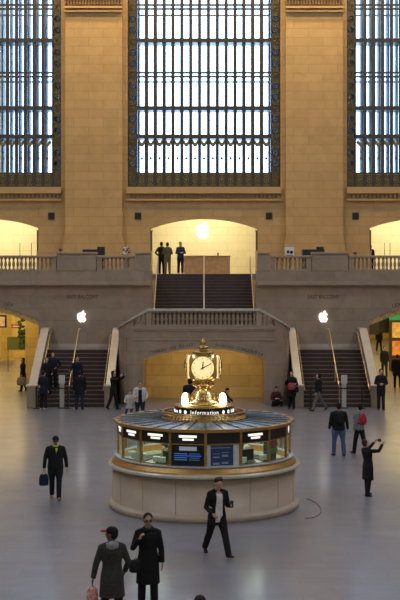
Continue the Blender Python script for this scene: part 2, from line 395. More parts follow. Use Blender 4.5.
t = thing('payment_terminal', 'tiny dark terminal standing on the right end of the wooden store counter', 'terminal', (X(218, 69.3), 69.3, 7.10))
M().box(-.05, .05, -.04, .04, 0, .02).build('foot', BLACK, t); M().box(-.04, .04, -.01, .02, .02, .16).build('screen', BLACK, t)

# ------------------------------------------------------------------ balcony front wall, passages
w = M(); PC = 12.8; PHW = 4.53
wall_open(w, YF, YF + .8, -18.5, -2.6, 0, 5.5, [(-PC, PHW, 0, 3.75, 4.72)])
wall_open(w, YF, YF + .8, 2.6, 18.5, 0, 5.5, [(PC, PHW, 0, 3.75, 4.72)])
w.box(-2.6, 2.6, YF + .0, YF + .6, 0, 3.3)
w.box(-18.5, -2.6, YF - .02, YF + .5, 5.5, 6.2); w.box(2.6, 18.5, YF - .02, YF + .5, 5.5, 6.2)
wb = struct(fix(w.build('wall_balcony', MARB)))
cm = M()
for sgn in (-1, 1):
    x0, x1 = sorted((sgn * 2.66, sgn * 18.5))
    cm.box(x0, x1, YF - .12, YF, 5.42, 5.50); cm.box(x0, x1, YF - .28, YF, 5.50, 5.60); cm.box(x0, x1, YF - .18, YF, 5.60, 5.68)
cm.build('cornice', MARBP, wb)
# arch bands
ab = M()
for sgn in (-1, 1):
    ap = arch_pts(sgn * PC, PHW, 3.75, 4.72, 30); aq = [(p[0], p[1] - .28) for p in ap]
    ab.xz(ap + aq[::-1], YF + .05, YF + .7)
fix(ab.build('arch_band', mat('gilt_band', (.50, .33, .13), .45, .3, vary=.4, scale=10), wb))
LETTER_SHADE = mat('carved_shadow', (.06, .045, .032), .9)  # dark letter colour stands in for the shade inside the carved strokes
text_mesh('inscription', 'EAST BALCONY', .27, LETTER_SHADE, wb, (X(82.5, YF), YF - .004, Z(297, YF)), scale=(.82, 1, 1))
text_mesh('inscription', 'EAST BALCONY', .27, LETTER_SHADE, wb, (X(323.5, YF), YF - .004, Z(297, YF)), scale=(.82, 1, 1))
text_mesh('inscription', 'LEX', .28, LETTER_SHADE, wb, (X(9, YF), YF - .004, Z(304.5, YF)), rot=(PI / 2, .2, 0))
text_mesh('inscription', 'LEXINGTON AVENUE', .28, LETTER_SHADE, wb, (X(392, YF), YF - .004, Z(306.2, YF)), rot=(PI / 2, -.18, 0), align='LEFT')
# baseboard over stair landing
bb = M()
for sgn in (-1, 1):
    x0, x1 = sorted((sgn * 4.3, sgn * 7.7)); bb.box(x0, x1, YF - .05, YF, 2.36, 2.55)
bb.build('skirting', CAP, wb)
# side walls behind the front wall (passage) and stair well walls
pw = M()
for sgn in (-1, 1):
    x0, x1 = sorted((sgn * 2.6, sgn * 3.0)); pw.box(x0, x1, YF + .5, 65.0, 3.3, 5.75)
    x0, x1 = sorted((sgn * 7.9, sgn * 8.27)); pw.box(x0, x1, YF + .8, 111, 0, 5.0)
pw.box(-18.5, 18.5, 111, 111.5, 0, 5.0); pw.box(-18.5, -8.27, 86, 86.4, 0, 5.0)
struct(pw.build('wall_passage', PASS))
pc = M(); pc.box(-18.5, -7.9, YF + .8, 111, 4.95, 5.2); pc.box(7.9, 18.5, YF + .8, 111, 4.95, 5.2)
struct(pc.build('ceiling_passage', mat('passage_plaster', (.72, .62, .36), .8)))
for i, (x, y, lab) in enumerate(((-9.5, 66.5, 'yellow lit marble pier just inside the left passage'), (-13.1, 80, 'yellow marble pier deep inside the left passage'), (15.9, 78, 'yellow marble pier beside the shop screens in the right passage'))):
    t = thing('pier', lab, 'pier', (x, y, 0))
    M().box(-.35, .35, -.35, .35, .3, 4.6).build('shaft', PASS, t); M().box(-.42, .42, -.42, .42, 0, .3).build('base', CAP, t); M().box(-.42, .42, -.42, .42, 4.6, 4.95).build('capital', CAP, t)

# parapet of the balcony: solid blocks and balustrades
BPROF = [(.075, 0), (.075, .05), (.045, .07), (.04, .11), (.075, .2), (.085, .27), (.06, .38), (.035, .48), (.05, .52), (.075, .54), (.075, .6)]
bal_mesh = None
def balusters(parent, pts, z, h=.6, rs=1.0):
    global bal_mesh
    first = None
    for (x, y, zz) in [(p[0], p[1], p[2] if len(p) > 2 else z) for p in pts]:
        if bal_mesh is None:
            o = M().lathe(BPROF, 10).build('baluster', MARBP, parent, True); bal_mesh = o.data
        else:
            o = bpy.data.objects.new('baluster', bal_mesh); COL.objects.link(o); o.parent = parent
        o.location = (x, y, zz); o.scale = (rs, rs, h / .6)
def parapet(x0, x1, lab, hi):
    t = thing('balustrade' if not hi else 'parapet_block', lab, 'balustrade' if not hi else 'parapet', ((x0 + x1) / 2, YF + .2, 6.2))
    w_ = abs(x1 - x0) / 2
    if hi:
        bev(M().box(-w_, w_, -.24, .24, 0, .85).build('block', MARB, t), .02); bev(M().box(-w_ - .04, w_ + .04, -.30, .30, .85, .95).build('coping', CAP if False else MARBP, t), .02)
    else:
        bev(M().box(-w_, w_, -.2, .2, 0, .08).build('plinth', MARBP, t), .01); bev(M().box(-w_, w_, -.22, .22, .66, .78).build('coping', MARBP, t), .02)
        M().box(-w_, -w_ + .22, -.17, .17, .08, .66).build('end_pier', MARB, t); M().box(w_ - .22, w_, -.17, .17, .08, .66).build('end_pier', MARB, t)
        n_ = int((2 * w_ - .44) / .195); balusters(t, [(-w_ + .22 + (2 * w_ - .44) * (k + .5) / n_, 0) for k in range(n_)], .08, .58, .9)
c_ = lambda col: X(col, YF)
for args in (((150.5, 135.5), 'plain marble end block of the balcony parapet, left of the upper stair', 1), ((134.5, 97), 'short marble balustrade panel between the central stair and the black table, left', 0), ((96, 57), 'plain raised marble parapet block below the left pier', 1), ((56, -30), 'marble balustrade in front of the bright left balcony arch', 0),
             ((257.5, 270), 'plain marble end block of the balcony parapet, right of the upper stair', 1), ((271, 311), 'short marble balustrade panel under the white pictured sign', 0), ((312, 348), 'plain raised marble parapet block below the right pier', 1), ((349, 438), 'marble balustrade in front of the bright right balcony arch', 0)):
    a, b = sorted((c_(args[0][0]), c_(args[0][1]))); 
    if args[2] and (args[0][0] in (150.5, 257.5)):
        parapet(a, b, args[1], 1)
        continue
    parapet(a, b, args[1], args[2])

# objects on the balcony
for (a, b, lab) in ((83, 105, 'left'), (302, 324, 'right')):
    x = X((a + b) / 2, 63); hw = (b - a) * 63 / F / 2
    t = thing('display_table', 'black covered table with a raised screen behind the %s parapet block' % lab, 'table', (x, 63, 6.05))
    M().box(-hw, hw, -.3, .3, .05, 1.28).build('cloth_body', BLACK, t); M().box(hw * .3, hw * .98, -.05, .05, 1.28, 1.42).build('screen', BLACK, t)
    M().box(-hw + .05, hw - .05, -.25, .25, 0, .05).build('base', BLACK, t)
t = thing('info_sign', 'white sign with dark pictures standing behind the right balustrade panel', 'sign', (X(289.5, 62.5), 62.5, 6.05))
M().box(-.24, .24, -.02, .02, .85, 1.40).build('board', WHITE, t); g = M(); g.ell((-.08, -.03, 1.15), .07, .01, .08); g.ell((.1, -.03, 1.13), .08, .01, .09); g.box(-.16, .16, -.03, -.02, .95, .99); g.build('picture', BLACK, t)
M().tube([(0, 0, 0), (0, 0, .85)], .02).build('post', DARK, t); M().lathe([(.18, 0), (.18, .02), (.02, .04)], 16).build('foot', DARK, t)
t = thing('flower_urn', 'pale mottled urn of flowers behind the left balustrade panel', 'urn', (X(126.5, 62.5), 62.5, 6.05))
M().lathe([(.16, 0), (.18, .05), (.08, .12), (.1, .5), (.2, .85), (.22, .95), (.17, .97)], 16).build('urn', MARBP, t, True)
g = M()
for k in range(16): g.ell((random.uniform(-.17, .17), random.uniform(-.12, .12), random.uniform(1.0, 1.38)), .06, .06, .05, 8, 5)
g.build('flower', WHITE, t, True)
g = M()
for k in range(16): g.ell((random.uniform(-.2, .2), random.uniform(-.14, .14), random.uniform(.95, 1.35)), .07, .05, .03, 8, 5)
g.build('foliage', mat('leaf_dark', (.02, .03, .02), .7), t, True)
for col_, lab in ((60.5, 'left'), (355, 'right')):
    t = thing('floodlight', 'small dark floodlight on the parapet coping near the %s balcony arch' % lab, 'lamp', (X(col_, YF + .2), YF + .2, 7.15 if col_ < 100 else 6.98))
    M().lathe([(.06, 0), (.06, .02), (.015, .03), (.015, .07)], 10).build('base', DARK, t); M().ell((0, 0, .12), .11, .08, .06).build('head', mat('lamp_red_brown', (.12, .04, .02), .5), t, True)
for a in (20, 31.5, 384.5, 390):
    t = thing('queue_post', 'thin dark metal post standing inside the %s balcony arch, %s' % (('left', 'nearer its outer side') if a == 20 else ('left', 'nearer the stone jamb') if a == 31.5 else ('right', 'closest to the stone jamb') if a == 384.5 else ('right', 'second one from the stone jamb')), 'post', (X(a, 68), 68, 6.05))
    M().tube([(0, 0, .02), (0, 0, 1.75)], .018).build('pole', mat('post_metal', (.3, .27, .2), .4, .6), t); M().lathe([(.15, 0), (.15, .02), (.02, .03)], 14).build('base', MATS['post_metal'], t)

# ------------------------------------------------------------------ central bastion
BF = 55.7
bw = M(); wall_open(bw, BF, BF + .35, -3.3, 3.3, 0, 3.62, [(0, 2.83, 0, 2.07, 2.60)])
# niche lining
for sgn in (-1, 1):
    x0, x1 = sorted((sgn * 2.83, sgn * 3.1)); bw.box(x0, x1, BF + .35, 58.6, 0, 3.3)
bast = struct(fix(bw.build('wall_landing', MARB)))
M().box(-3.1, 3.1, 58.6, 58.9, 0, 3.3).build('niche_wall', YELM, bast)
M().box(-3.1, 3.1, BF + .35, 58.6, 3.0, 3.3).build('niche_ceiling', YELM, bast)
def swept(path, th, z0, m, name, parent):    # path (x,y,ztop), wall thickness toward +side
    mb = M(); P = [Vector((p[0], p[1], 0)) for p in path]; n = len(P); A = []; B = []
    for i in range(n):
        d = (P[min(i + 1, n - 1)] - P[max(i - 1, 0)]).normalized(); nn = Vector((-d.y, d.x, 0)); A.append(P[i]); B.append(P[i] + nn * th)
    vs = []
    for i in range(n):
        z = path[i][2]; zb = z0(path[i]) if callable(z0) else z0
        vs += [(A[i].x, A[i].y, zb), (A[i].x, A[i].y, z), (B[i].x, B[i].y, z), (B[i].x, B[i].y, zb)]
    fs = []
    for i in range(n - 1):
        a = 4 * i; b = a + 4
        for k in range(4): fs.append((a + k, a + (k + 1) % 4, b + (k + 1) % 4, b + k))
    fs += [(0, 1, 2, 3), (4 * n - 4, 4 * n - 1, 4 * n - 2, 4 * n - 3)]
    mb.add(vs, fs); return fix(mb.build(name, m, parent))
RP = [(3.3, 55.7, 4.03), (3.5, 55.78, 3.91), (3.7, 55.92, 3.80), (3.88, 56.2, 3.69), (4.0, 56.6, 3.58), (4.07, 57.2, 3.48), (4.1, 58.0, 3.40), (4.1, 58.6, 3.36)]
for sgn in (-1, 1):
    path = [(sgn * p[0], p[1], p[2] - .1) for p in RP]
    swept(path, sgn * .3, 0, MARB, 'curved_wall', bast)
    cp = [(sgn * (p[0] + .05), p[1] - .05, p[2]) for p in RP]
    swept(cp, sgn * .42, lambda p: p[2] - .1, CAP, 'curved_coping', bast)
mm = M(); mm.box(-3.34, 3.34, BF - .07, BF, 3.50, 3.62); mm.box(-3.3, 3.3, BF - .04, BF, 3.42, 3.50); mm.box(-3.3, 3.3, BF - .03, BF, 2.98, 3.04)
mm.build('string_moulding', MARBP, bast)
ar = M(); ap = arch_pts(0, 2.83, 2.07, 2.60, 30); aq = [(p[0] * 1.02, p[1] + .06) for p in ap]; ar.xz(ap + aq[::-1], BF - .03, BF); fix(ar.build('arch_moulding', MARBP, bast))
def arc_text(body, c0, c1, parent):
    n = len(body); sag = .53; hw = 2.83; R = (hw * hw + sag * sag) / (2 * sag) + .17; zc = 2.60 - ((hw * hw + sag * sag) / (2 * sag))
    for i, ch in enumerate(body):
        if ch == ' ': continue
        x = X(c0 + (c1 - c0) * i / (n - 1), BF); a = math.asin(x / R)
        text_mesh('inscription_letter', ch, .20, LETTER_SHADE, parent, (x, BF - .004, zc + R * math.cos(a)), rot=(PI / 2, a, 0))
arc_text('TRACKS 100 TO 117', 153, 192, bast); arc_text('DINING CONCOURSE', 217, 262, bast)
# landing floor, winders
ld = M(); ld.box(-2.9, 2.9, BF + .35, 60.3, 3.3, 3.45)
for sgn in (-1, 1):
    for k in range(6):
        xa = 4.3 - .25 * k; ld.box(sgn * xa, sgn * (xa - .25), 58.6 if k < 2 else 57.2 + .0, 60.0, 2.2, 2.35 + .18 * (k + 1) - .0)
struct(ld.build('floor_landing', MARB))
t = thing('balustrade', 'long marble balustrade of the central landing above the yellow niche', 'balustrade', (0, BF + .15, 3.62))
bev(M().box(-3.25, 3.25, -.15, .15, 0, .07).build('plinth', MARBP, t), .01)
bev(M().box(-2.62, 2.62, -.2, .2, .70, .82).build('coping', CAP, t), .02)
for sgn in (-1, 1):
    M().box(sgn * 2.45, sgn * 2.66, -.14, .14, .07, .72).build('end_pier', MARB, t)
    fix(M().xz([(sgn * 2.62, .70), (sgn * 2.62, .82), (sgn * 3.05, .60), (sgn * 3.36, .42), (sgn * 3.36, .30), (sgn * 3.05, .48)], -.2, .2).build('sloping_coping', CAP, t))
balusters(t, [(-2.45 + 4.9 * (k + .5) / 25, 0) for k in range(25)], .07, .63, .95)
for sgn in (-1, 1):
    for k in range(3):
        x = 2.75 + .18 * k; h_ = .70 - .07 - (x - 2.62) * .5 - .02; balusters(t, [(sgn * x, 0)], .07, h_, .8)

# ------------------------------------------------------------------ stairs
NS = 14; RZ = 2.35 / NS; RUN = .31; Y0 = 54.6
def flight(label, x0, x1, y0, z0, n, rise, run, wide_in=0):
    t = thing('staircase', label, 'staircase', ((x0 + x1) / 2, y0, z0)); hw = abs(x1 - x0) / 2
    for k in range(n):
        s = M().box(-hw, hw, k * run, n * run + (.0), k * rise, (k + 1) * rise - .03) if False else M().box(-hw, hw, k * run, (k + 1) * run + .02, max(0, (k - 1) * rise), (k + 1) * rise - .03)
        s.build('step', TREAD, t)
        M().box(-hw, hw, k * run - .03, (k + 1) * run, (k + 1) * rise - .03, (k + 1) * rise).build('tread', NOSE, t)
    return t
for sgn, nm in ((-1, 'left'), (1, 'right')):
    a, b = sorted((sgn * 4.45, sgn * 7.65)); fl = flight('dark lower flight of stairs %s of the central marble landing' % nm, a, b, Y0, 0, NS, RZ, RUN)
    M().box(-(b - a) / 2, (b - a) / 2, NS * RUN, 60.0 - Y0, 2.0, 2.35).build('top_landing', MARB, fl)
    for q, (xa, xb, nm2) in enumerate(((4.17, 4.43, 'inner'), (7.67, 7.95, 'outer'))):
        t = thing('stair_wall', '%s sloping marble side wall of the %s lower stairs with pale coping' % (nm2, nm), 'stair wall', (0, 0, 0))
        a, b = sorted((sgn * xa, sgn * xb))
        slope = (3.35 - .95) / (58.9 - 54.7)
        ye = 59.95
        fix(M().yz([(54.7, 0), (54.7, .87), (58.9, 3.27), (ye, 3.27), (ye, 0)], a, b).build('wall', MARB, t))
        fix(M().yz([(54.6, .82), (54.6, .95), (58.9, 3.38), (ye, 3.38), (ye, 3.27), (58.9, 3.27)], a - .05, b + .05).build('coping', CAP, t))
        bev(M().box(a - .08, b + .08, 54.28, 54.68, 0, .95).build('newel', MARBP, t), .02); bev(M().box(a - .12, b + .12, 54.24, 54.72, .95, 1.03).build('newel_cap', CAP, t), .01)
        g = M(); xr = sgn * (xb + .14) if nm2 == 'inner' else sgn * (xa - .14)
        g.tube([(xr, 54.45, .80), (xr, 54.7, .85), (xr, 58.9, 3.2), (xr, 59.6, 3.2)], .028, 8)
        for k in range(4): yy = 55 + 1.25 * k; zz = .85 + (yy - 54.7) * .56; g.tube([(xr, yy, zz - .04), (sgn * (xb if nm2 == 'inner' else xa), yy, zz - .1)], .014, 6)
        g.build('handrail', RAILM, t)
    t = thing('stair_handrail', 'brass handrail down the middle of the %s lower stairs' % nm, 'handrail', (sgn * 6.15, 54.6, 0))
    M().tube([(0, -.12, .80), (0, -.12, .92), (0, .1, .98), (0, 4.3, 3.33), (0, 4.9, 3.33)], .032, 8).build('rail', RAILM, t)
    for k, (yy, zb, zt) in enumerate(((-.12, 0, .85), (1.70, 6 * RZ, 1.87), (4.35, 2.35, 3.33))): M().tube([(0, yy, zb), (0, yy, zt)], .026, 8).build('post', RAILM, t)
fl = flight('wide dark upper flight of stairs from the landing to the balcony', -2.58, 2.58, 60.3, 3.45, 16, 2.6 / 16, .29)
for x, nm in ((-2.5, 'left wall'), (0, 'middle'), (2.5, 'right wall')):
    t = thing('stair_handrail', 'pale metal handrail at the %s of the upper stairs' % nm, 'handrail', (x, 60.3, 3.45))
    M().tube([(0, -.25, .85), (0, -.1, .92), (0, 4.65, 3.55), (0, 5.0, 3.55)], .03, 8).build('rail', WRAIL, t)
    M().tube([(0, -.25, 0), (0, -.25, .88)], .026).build('post', WRAIL, t); M().tube([(0, 4.9, 2.6), (0, 4.9, 3.55)], .026).build('post', WRAIL, t)
    if x == 0:
        for k in (5, 10): M().tube([(0, k * .29 + .15, (k + 1) * .1625), (0, k * .29 + .15, .92 + (k * .29 + .25) * .553)], .02).build('post', WRAIL, t)
# sign pillars at the foot of the side stairs
for c1, nm in ((62, 'left'), (344, 'right')):
    t = thing('sign_pillar', 'pale grey sign pillar standing at the foot of the %s stairs' % nm, 'sign', (X(c1, 54.2), 54.2, 0))
    bev(M().box(-.10, .10, -.06, .06, .04, 1.15).build('post', mat('grey_metal', (.42, .40, .36), .5), t)); bev(M().box(-.14, .14, -.08, -.03, 1.12, 1.5).build('plate', mat('plate_grey', (.55, .55, .54), .5), t)); bev(M().box(-.17, .17, -.14, .14, 0, .04).build('base', DARK, t))
    t2 = thing('belt_barrier', 'dark belt on short posts closing off the foot of the %s stairs' % nm, 'barrier', (0, 54.05, 0))
    xs = (X(36, 54), X(68, 54)) if nm == 'left' else (X(311, 54), X(362, 54))
    for x in xs: M().tube([(x, 0, .03), (x, 0, 1.0)], .03).build('post', BLACK, t2); M().lathe([(.16, 0), (.16, .02), (.03, .04)], 14, (x, 0, 0)).build('base', BLACK, t2)
    M().box(min(xs), max(xs), -.004, .004, .88, .94).build('belt', BLACK, t2)

for i_, y_ in enumerate((16, 33, 50)):
    for s_ in (-1, 1):
        fr = M()
        for k in range(10): fr.box(s_ * 18.35, s_ * 18.5, y_ - 4.5 + k - .05, y_ - 4.5 + k + .05, 24.5, 28.9)
        for k in range(5): fr.box(s_ * 18.35, s_ * 18.5, y_ - 4.5, y_ + 4.5, 24.5 + 1.08 * k, 24.6 + 1.08 * k)
        root = struct(fr.build('window_%d' % (7 + i_ * 2 + (s_ > 0)), BRONZE)); M().box(s_ * 18.48, s_ * 18.5, y_ - 4.5, y_ + 4.5, 24.5, 28.9).build('glass', mat('clerestory_glass', (.5, .6, .7), .3), root)
# ------------------------------------------------------------------ information booth
BX, BY = 0.0, 31.8
def BP(r, k, z, off=0.0):    # corner k of the 16-sided glass wall (k=0 faces the viewer)
    a = math.radians(22.5 * k + 1.0) - PI / 2
    return (r * math.cos(a), r * math.sin(a), z)
bt = thing('information_booth', 'round marble information booth with glass panels standing in the middle of the concourse', 'booth', (BX, BY, 0))
base = M().lathe([(2.50, 0), (2.50, .13), (2.44, .17), (2.41, .19), (2.41, 1.07), (2.0, 1.07)], 96).build('base_wall', BOOTHM, bt)
for p in base.data.polygons: p.use_smooth = abs(p.normal.z) < .5
j = M()
for k in range(16):
    a = 2 * PI * k / 16 + .1; j.box(-.004, .004, -.004, .004, .2, 1.07) if False else j.tube([(2.411 * math.cos(a), 2.411 * math.sin(a), .19), (2.411 * math.cos(a), 2.411 * math.sin(a), 1.08)], .005, 4)
j.build('groove_pattern', mat('joint', (.26, .2, .16), .8), bt)
def ring(prof, m, name, parent=bt, n=96):    # closed profile ring
    mb = M(); vs = []; fs = []; q = len(prof)
    for i in range(n):
        a = 2 * PI * i / n
        for r, z in prof: vs.append((r * math.cos(a), r * math.sin(a), z))
    for i in range(n):
        i2 = (i + 1) % n
        for k in range(q):
            k2 = (k + 1) % q; fs.append((i * q + k, i2 * q + k, i2 * q + k2, i * q + k2))
    mb.add(vs, fs); return fix(mb.build(name, m, parent))
ring([(2.0, 1.07), (2.50, 1.07), (2.54, 1.10), (2.54, 1.14), (2.51, 1.17), (2.0, 1.17)], mat('counter_stone', (.50, .49, .40), .25, vary=.08), 'counter')
ring([(2.20, 1.17), (2.44, 1.17), (2.43, 1.20), (2.32, 1.33), (2.20, 1.33)], BRASSL, 'bronze_ledge')
ring([(2.20, 1.33), (2.36, 1.33), (2.36, 1.36), (2.20, 1.36)], mat('ledge_glass', (.45, .50, .55), .2), 'ledge_top')
GR = 2.27
for k in range(16):     # posts at corners, panels between
    p = BP(GR, k, 0); a = math.radians(22.5 * k + 1.0) - PI / 2
    o = bev(M().box(-.03, .03, -.035, .035, 1.36, 2.22).build('post', BRASSD, bt), .006); o.location = (p[0], p[1], 0); o.rotation_euler = (0, 0, a)
def panel_frame(k):      # local frame for panel between corner k and k+1
    p = Vector(BP(GR, k, 0)); q = Vector(BP(GR, k + 1, 0)); return p, q, (p + q) / 2, (q - p).length, math.atan2((q - p).y, (q - p).x)
for k in range(16):
    p, q, c, L_, az = panel_frame(k)
    def put(o, dz=0, out=0.0):
        o.location = (c.x + out * math.sin(az), c.y - out * math.cos(az), 0); o.rotation_euler = (0, 0, az); return o
    h = L_ / 2 - .035
    fas = put(M().box(-h, h, -.02, .03, 1.913, 2.200).build('sign_band', BLACK, bt))
    if k != 0:
        if k in (15, 14, 13, 1, 12, 11, 4, 5, 6, 7, 8, 9, 10):
            g = M(); g.box(-h * .55, h * .55, -.028, -.02, 2.064, 2.121); g.box(-h * .33, h * .36, -.028, -.02, 1.992, 2.042)
            g.build('sign_text', SIGNL, fas)
        elif k in (2, 3): pass
    if k in (3, 12):
        g = M(); g.xz([(-.05, 2.157), (.05, 2.157), (.05, 2.071), (.10, 2.071), (0, 1.942), (-.10, 2.071), (-.05, 2.071)], -.03, -.02)
        if k == 3: fix(g.build('arrow_sign', SIGNL, fas))
    put(M().box(-h, h, -.015, .015, 1.884, 1.920).build('frame_rail', BRASSD, bt))
    if k == 15:
        s = put(M().box(-h, h, -.01, .03, 1.360, 1.884).build('departure_screen', mat('screen_black', (.008, .009, .014), .25), bt))
        M().box(-.22, .22, -.014, -.01, 1.741, 1.841).build('screen_title', mat('screen_grey', (.2, .24, .3), .5, emit=(.35, .42, .5), estr=.35), s)
        g = M(); g2 = M()
        for r in range(4):
            z = 1.669 - r * .05
            (g2 if r == 1 else g).box(-.34, .34 if r == 1 else -.02, -.014, -.01, z - .014, z + .004)
            if r != 1: g.box(.03, .3, -.014, -.01, z - .010, z + .001)
        g.build('screen_rows', emis('screen_teal', (.03, .12, .22), 1.0), s); g2.build('screen_row', emis('screen_blue', (.03, .05, .45), 1.3), s)
    elif k == 0:
        s = put(M().box(-h, h, .0, .03, 1.360, 1.884).build('poster_backing', mat('poster_edge', (.55, .6, .62), .5), bt))
        pz = M().box(-h + .09, h - .15, -.006, 0, 1.374, 1.877).build('blue_poster', mat('poster_blue', (.018, .045, .16), .5), s)
        g = M()
        for (x, z, w_, hh) in ((-.17, 1.669, .085, .015), (-.17, 1.583, .085, .03), (-.17, 1.425, .085, .045), (.05, 1.697, .09, .015), (.05, 1.618, .08, .05), (.05, 1.439, .085, .045), (-.06, 1.812, .25, .012)):
            n_ = max(1, int(hh / .014))
            for q_ in range(n_): g.box(x - w_, x + w_ * (1 - .2 * (q_ % 2)), -.009, -.006, z + q_ * .017 - hh / 2, z + q_ * .017 + .009 - hh / 2)
        g.build('print_pattern', mat('poster_print', (.45, .55, .65), .6), pz)
    else:
        put(M().box(-h, h, -.004, .004, 1.360, 1.884).build('glass_pane', GLASSB, bt))
        if k in (14, 13, 12, 1, 2, 3):
            put(M().box(-h, h, .0, .02, 1.360, 1.382).build('inner_sill', BRASSD, bt))
# roof
rf = M().lathe([(2.36, 2.20), (2.36, 2.25), (2.34, 2.27), (1.05, 2.31), (1.05, 2.22), (2.2, 2.20)], 16, a0=math.radians(-89)).build('roof', mat('roof_glass', (.20, .25, .28), .22, .0, spec=.9, vary=.25, scale=2), bt)
g = M()
for k in range(32):
    a = math.radians(11.25 * k + 1.0) - PI / 2; g.tube([(1.05 * math.cos(a), 1.05 * math.sin(a), 2.315), (2.32 * math.cos(a), 2.32 * math.sin(a), 2.275)], .016, 5)
g.build('roof_ribs', mat('rib_dark', (.03, .03, .035), .4, .4), rf)
g = M()
for k in range(16):
    a0, a1 = [math.radians(22.5 * (k + e) + 1.0) - PI / 2 for e in (0, 1)]
    for ri, ro, z0, z1 in ((2.28, 2.40, 2.20, 2.275), ):
        g.add([(ri * math.cos(a0), ri * math.sin(a0), z0), (ro * math.cos(a0), ro * math.sin(a0), z0), (ro * math.cos(a1), ro * math.sin(a1), z0), (ri * math.cos(a1), ri * math.sin(a1), z0),
               (ri * math.cos(a0), ri * math.sin(a0), z1), (ro * math.cos(a0), ro * math.sin(a0), z1), (ro * math.cos(a1), ro * math.sin(a1), z1), (ri * math.cos(a1), ri * math.sin(a1), z1)],
              [(0, 3, 2, 1), (4, 5, 6, 7), (0, 1, 5, 4), (1, 2, 6, 5), (2, 3, 7, 6), (3, 0, 4, 7)])
g.build('roof_fascia', BRASSL, rf)
# crowning gallery
gal = M(); gal.lathe([(1.12, 2.28), (1.12, 2.32), (1.08, 2.34), (1.05, 2.34), (1.05, 2.28)], 64); 
gal = gal.build('gallery', BRASSD, bt)
g = M(); n = 64
for k in range(n):
    a = 2 * PI * k / n; g.tube([(1.08 * math.cos(a), 1.08 * math.sin(a), 2.33), (1.08 * math.cos(a + .06), 1.08 * math.sin(a + .06), 2.40), (1.08 * math.cos(a), 1.08 * math.sin(a), 2.47)], .016, 5)
g.tube([(1.08 * math.cos(2 * PI * k / 64), 1.08 * math.sin(2 * PI * k / 64), 2.47) for k in range(65)], .022, 6)
g.tube([(1.08 * math.cos(2 * PI * k / 64), 1.08 * math.sin(2 * PI * k / 64), 2.40) for k in range(65)], .012, 5)
g.build('gallery_scrolls', BRASSD, gal)
drum = M().lathe([(1.0, 2.28), (1.0, 2.32), (.82, 2.36), (.82, 2.40), (.77, 2.41), (.77, 2.60), (.80, 2.61), (.80, 2.63), (.6, 2.65)], 64).build('drum', BRASSD, gal, True)
sb_ = ring([(.77, 2.415), (.785, 2.415), (.785, 2.60), (.77, 2.60)], BLACK, 'sign_ring', gal)
def ring_text(body, a_mid, size, parent, name='sign_text', r=.788, z=2.508, adv=.60):
    W = {'I': .35, 'n': .58, 'f': .36, 'o': .6, 'r': .4, 'm': .88, 'a': .57, 't': .38, 'i': .28}
    tot = sum(W.get(ch, .6) for ch in body) * size * 1.0; s_ = -tot / 2
    for ch in body:
        w_ = W.get(ch, .6) * size * 1.0; th = a_mid + (s_ + w_ / 2) / r; s_ += w_
        a = th - PI / 2
        text_mesh(name, ch, size, SIGNL, parent, (r * math.cos(a), r * math.sin(a), z), rot=(PI / 2, 0, th), depth=.004)
for m_ in (0, 90, 180, 270): ring_text('Information', math.radians(m_ + 1), .140, sb_)
for m_ in (-38, 40, -52, 54):
    a = math.radians(m_) - PI / 2; g = M().ell((0, 0, 0), .045, .006, .05, 12, 6); o = g.build('sign_icon', SIGNL, sb_); o.location = (.788 * math.cos(a), .788 * math.sin(a), 2.508); o.rotation_euler = (0, 0, math.radians(m_))
for sgn, nm in ((-1, ''), (1, '')):
    for yy in (-.42, .42):
        gl = M().lathe([(.05, 2.62), (.07, 2.64), (.05, 2.66)], 14, (sgn * .50, yy, 0)).build('lamp_holder', BRASS, gal, True)
        M().lathe([(.045, 2.64), (.08, 2.69), (.095, 2.76), (.09, 2.83), (.06, 2.89), (.02, 2.91)], 18, (sgn * .50, yy, 0)).build('globe', GLOBE, gl, True)
# desk, screens and papers inside
cn = M().lathe([(2.0, 0), (2.0, .04)], 48).build('booth_floor', DARK, bt)
co = M().lathe([(.55, .04), (.55, 2.14)], 24).build('core', mat('core_olive', (.28, .27, .12), .6), bt)
for a_, r_, w_, hh, m_, nm in ((-75, 1.0, .16, .5, MATS['core_olive'], 'cabinet'), (-8, 1.2, .3, .36, DARK, 'cabinet'), (-28, .95, .2, .45, mat('cab_brown', (.12, .08, .03), .6), 'cabinet'), (52, 1.0, .25, .32, DARK, 'cabinet'), (-54, 2.0, .12, .46, WHITE, 'notice')):
    a = math.radians(a_) - PI / 2; o = M().box(-w_, w_, -.03 if nm == 'notice' else -.12, .01 if nm == 'notice' else .12, 1.0 if nm == 'cabinet' else 1.38, 1.4 + hh).build(nm, m_, bt); o.location = (r_ * math.cos(a), r_ * math.sin(a), 0); o.rotation_euler = (0, 0, a + PI / 2)
ring([(1.6, .95), (2.19, .95), (2.19, 1.1), (1.6, 1.1)], DARK, 'inner_desk')
pp = M()
for a_, r_ in ((-66, 2.05), (-58, 2.08), (-48, 2.1), (-35, 2.08), (-30, 2.1), (28, 2.08), (46, 2.08)):
    a = math.radians(a_) - PI / 2; x, y = r_ * math.cos(a), r_ * math.sin(a); pp.box(x - .09, x + .09, y - .06, y + .06, 1.40, 1.52 + .03 * random.random())
pp.build('paper_stacks', mat('paper_green_white', (.62, .72, .66), .6), bt)
def booth_item(name, label, cat, adeg, r, z):
    a = math.radians(adeg) - PI / 2; return thing(name, label, cat, (BX + r * math.cos(a), BY + r * math.sin(a), z), a + PI / 2)
t = booth_item('leaflet_rack', 'small rack of blue, red and green leaflets behind the right glass of the booth', 'rack', 56, 2.08, 1.30)
M().box(-.3, .3, .04, .06, -.2, .72).build('back_board', DARK, t)
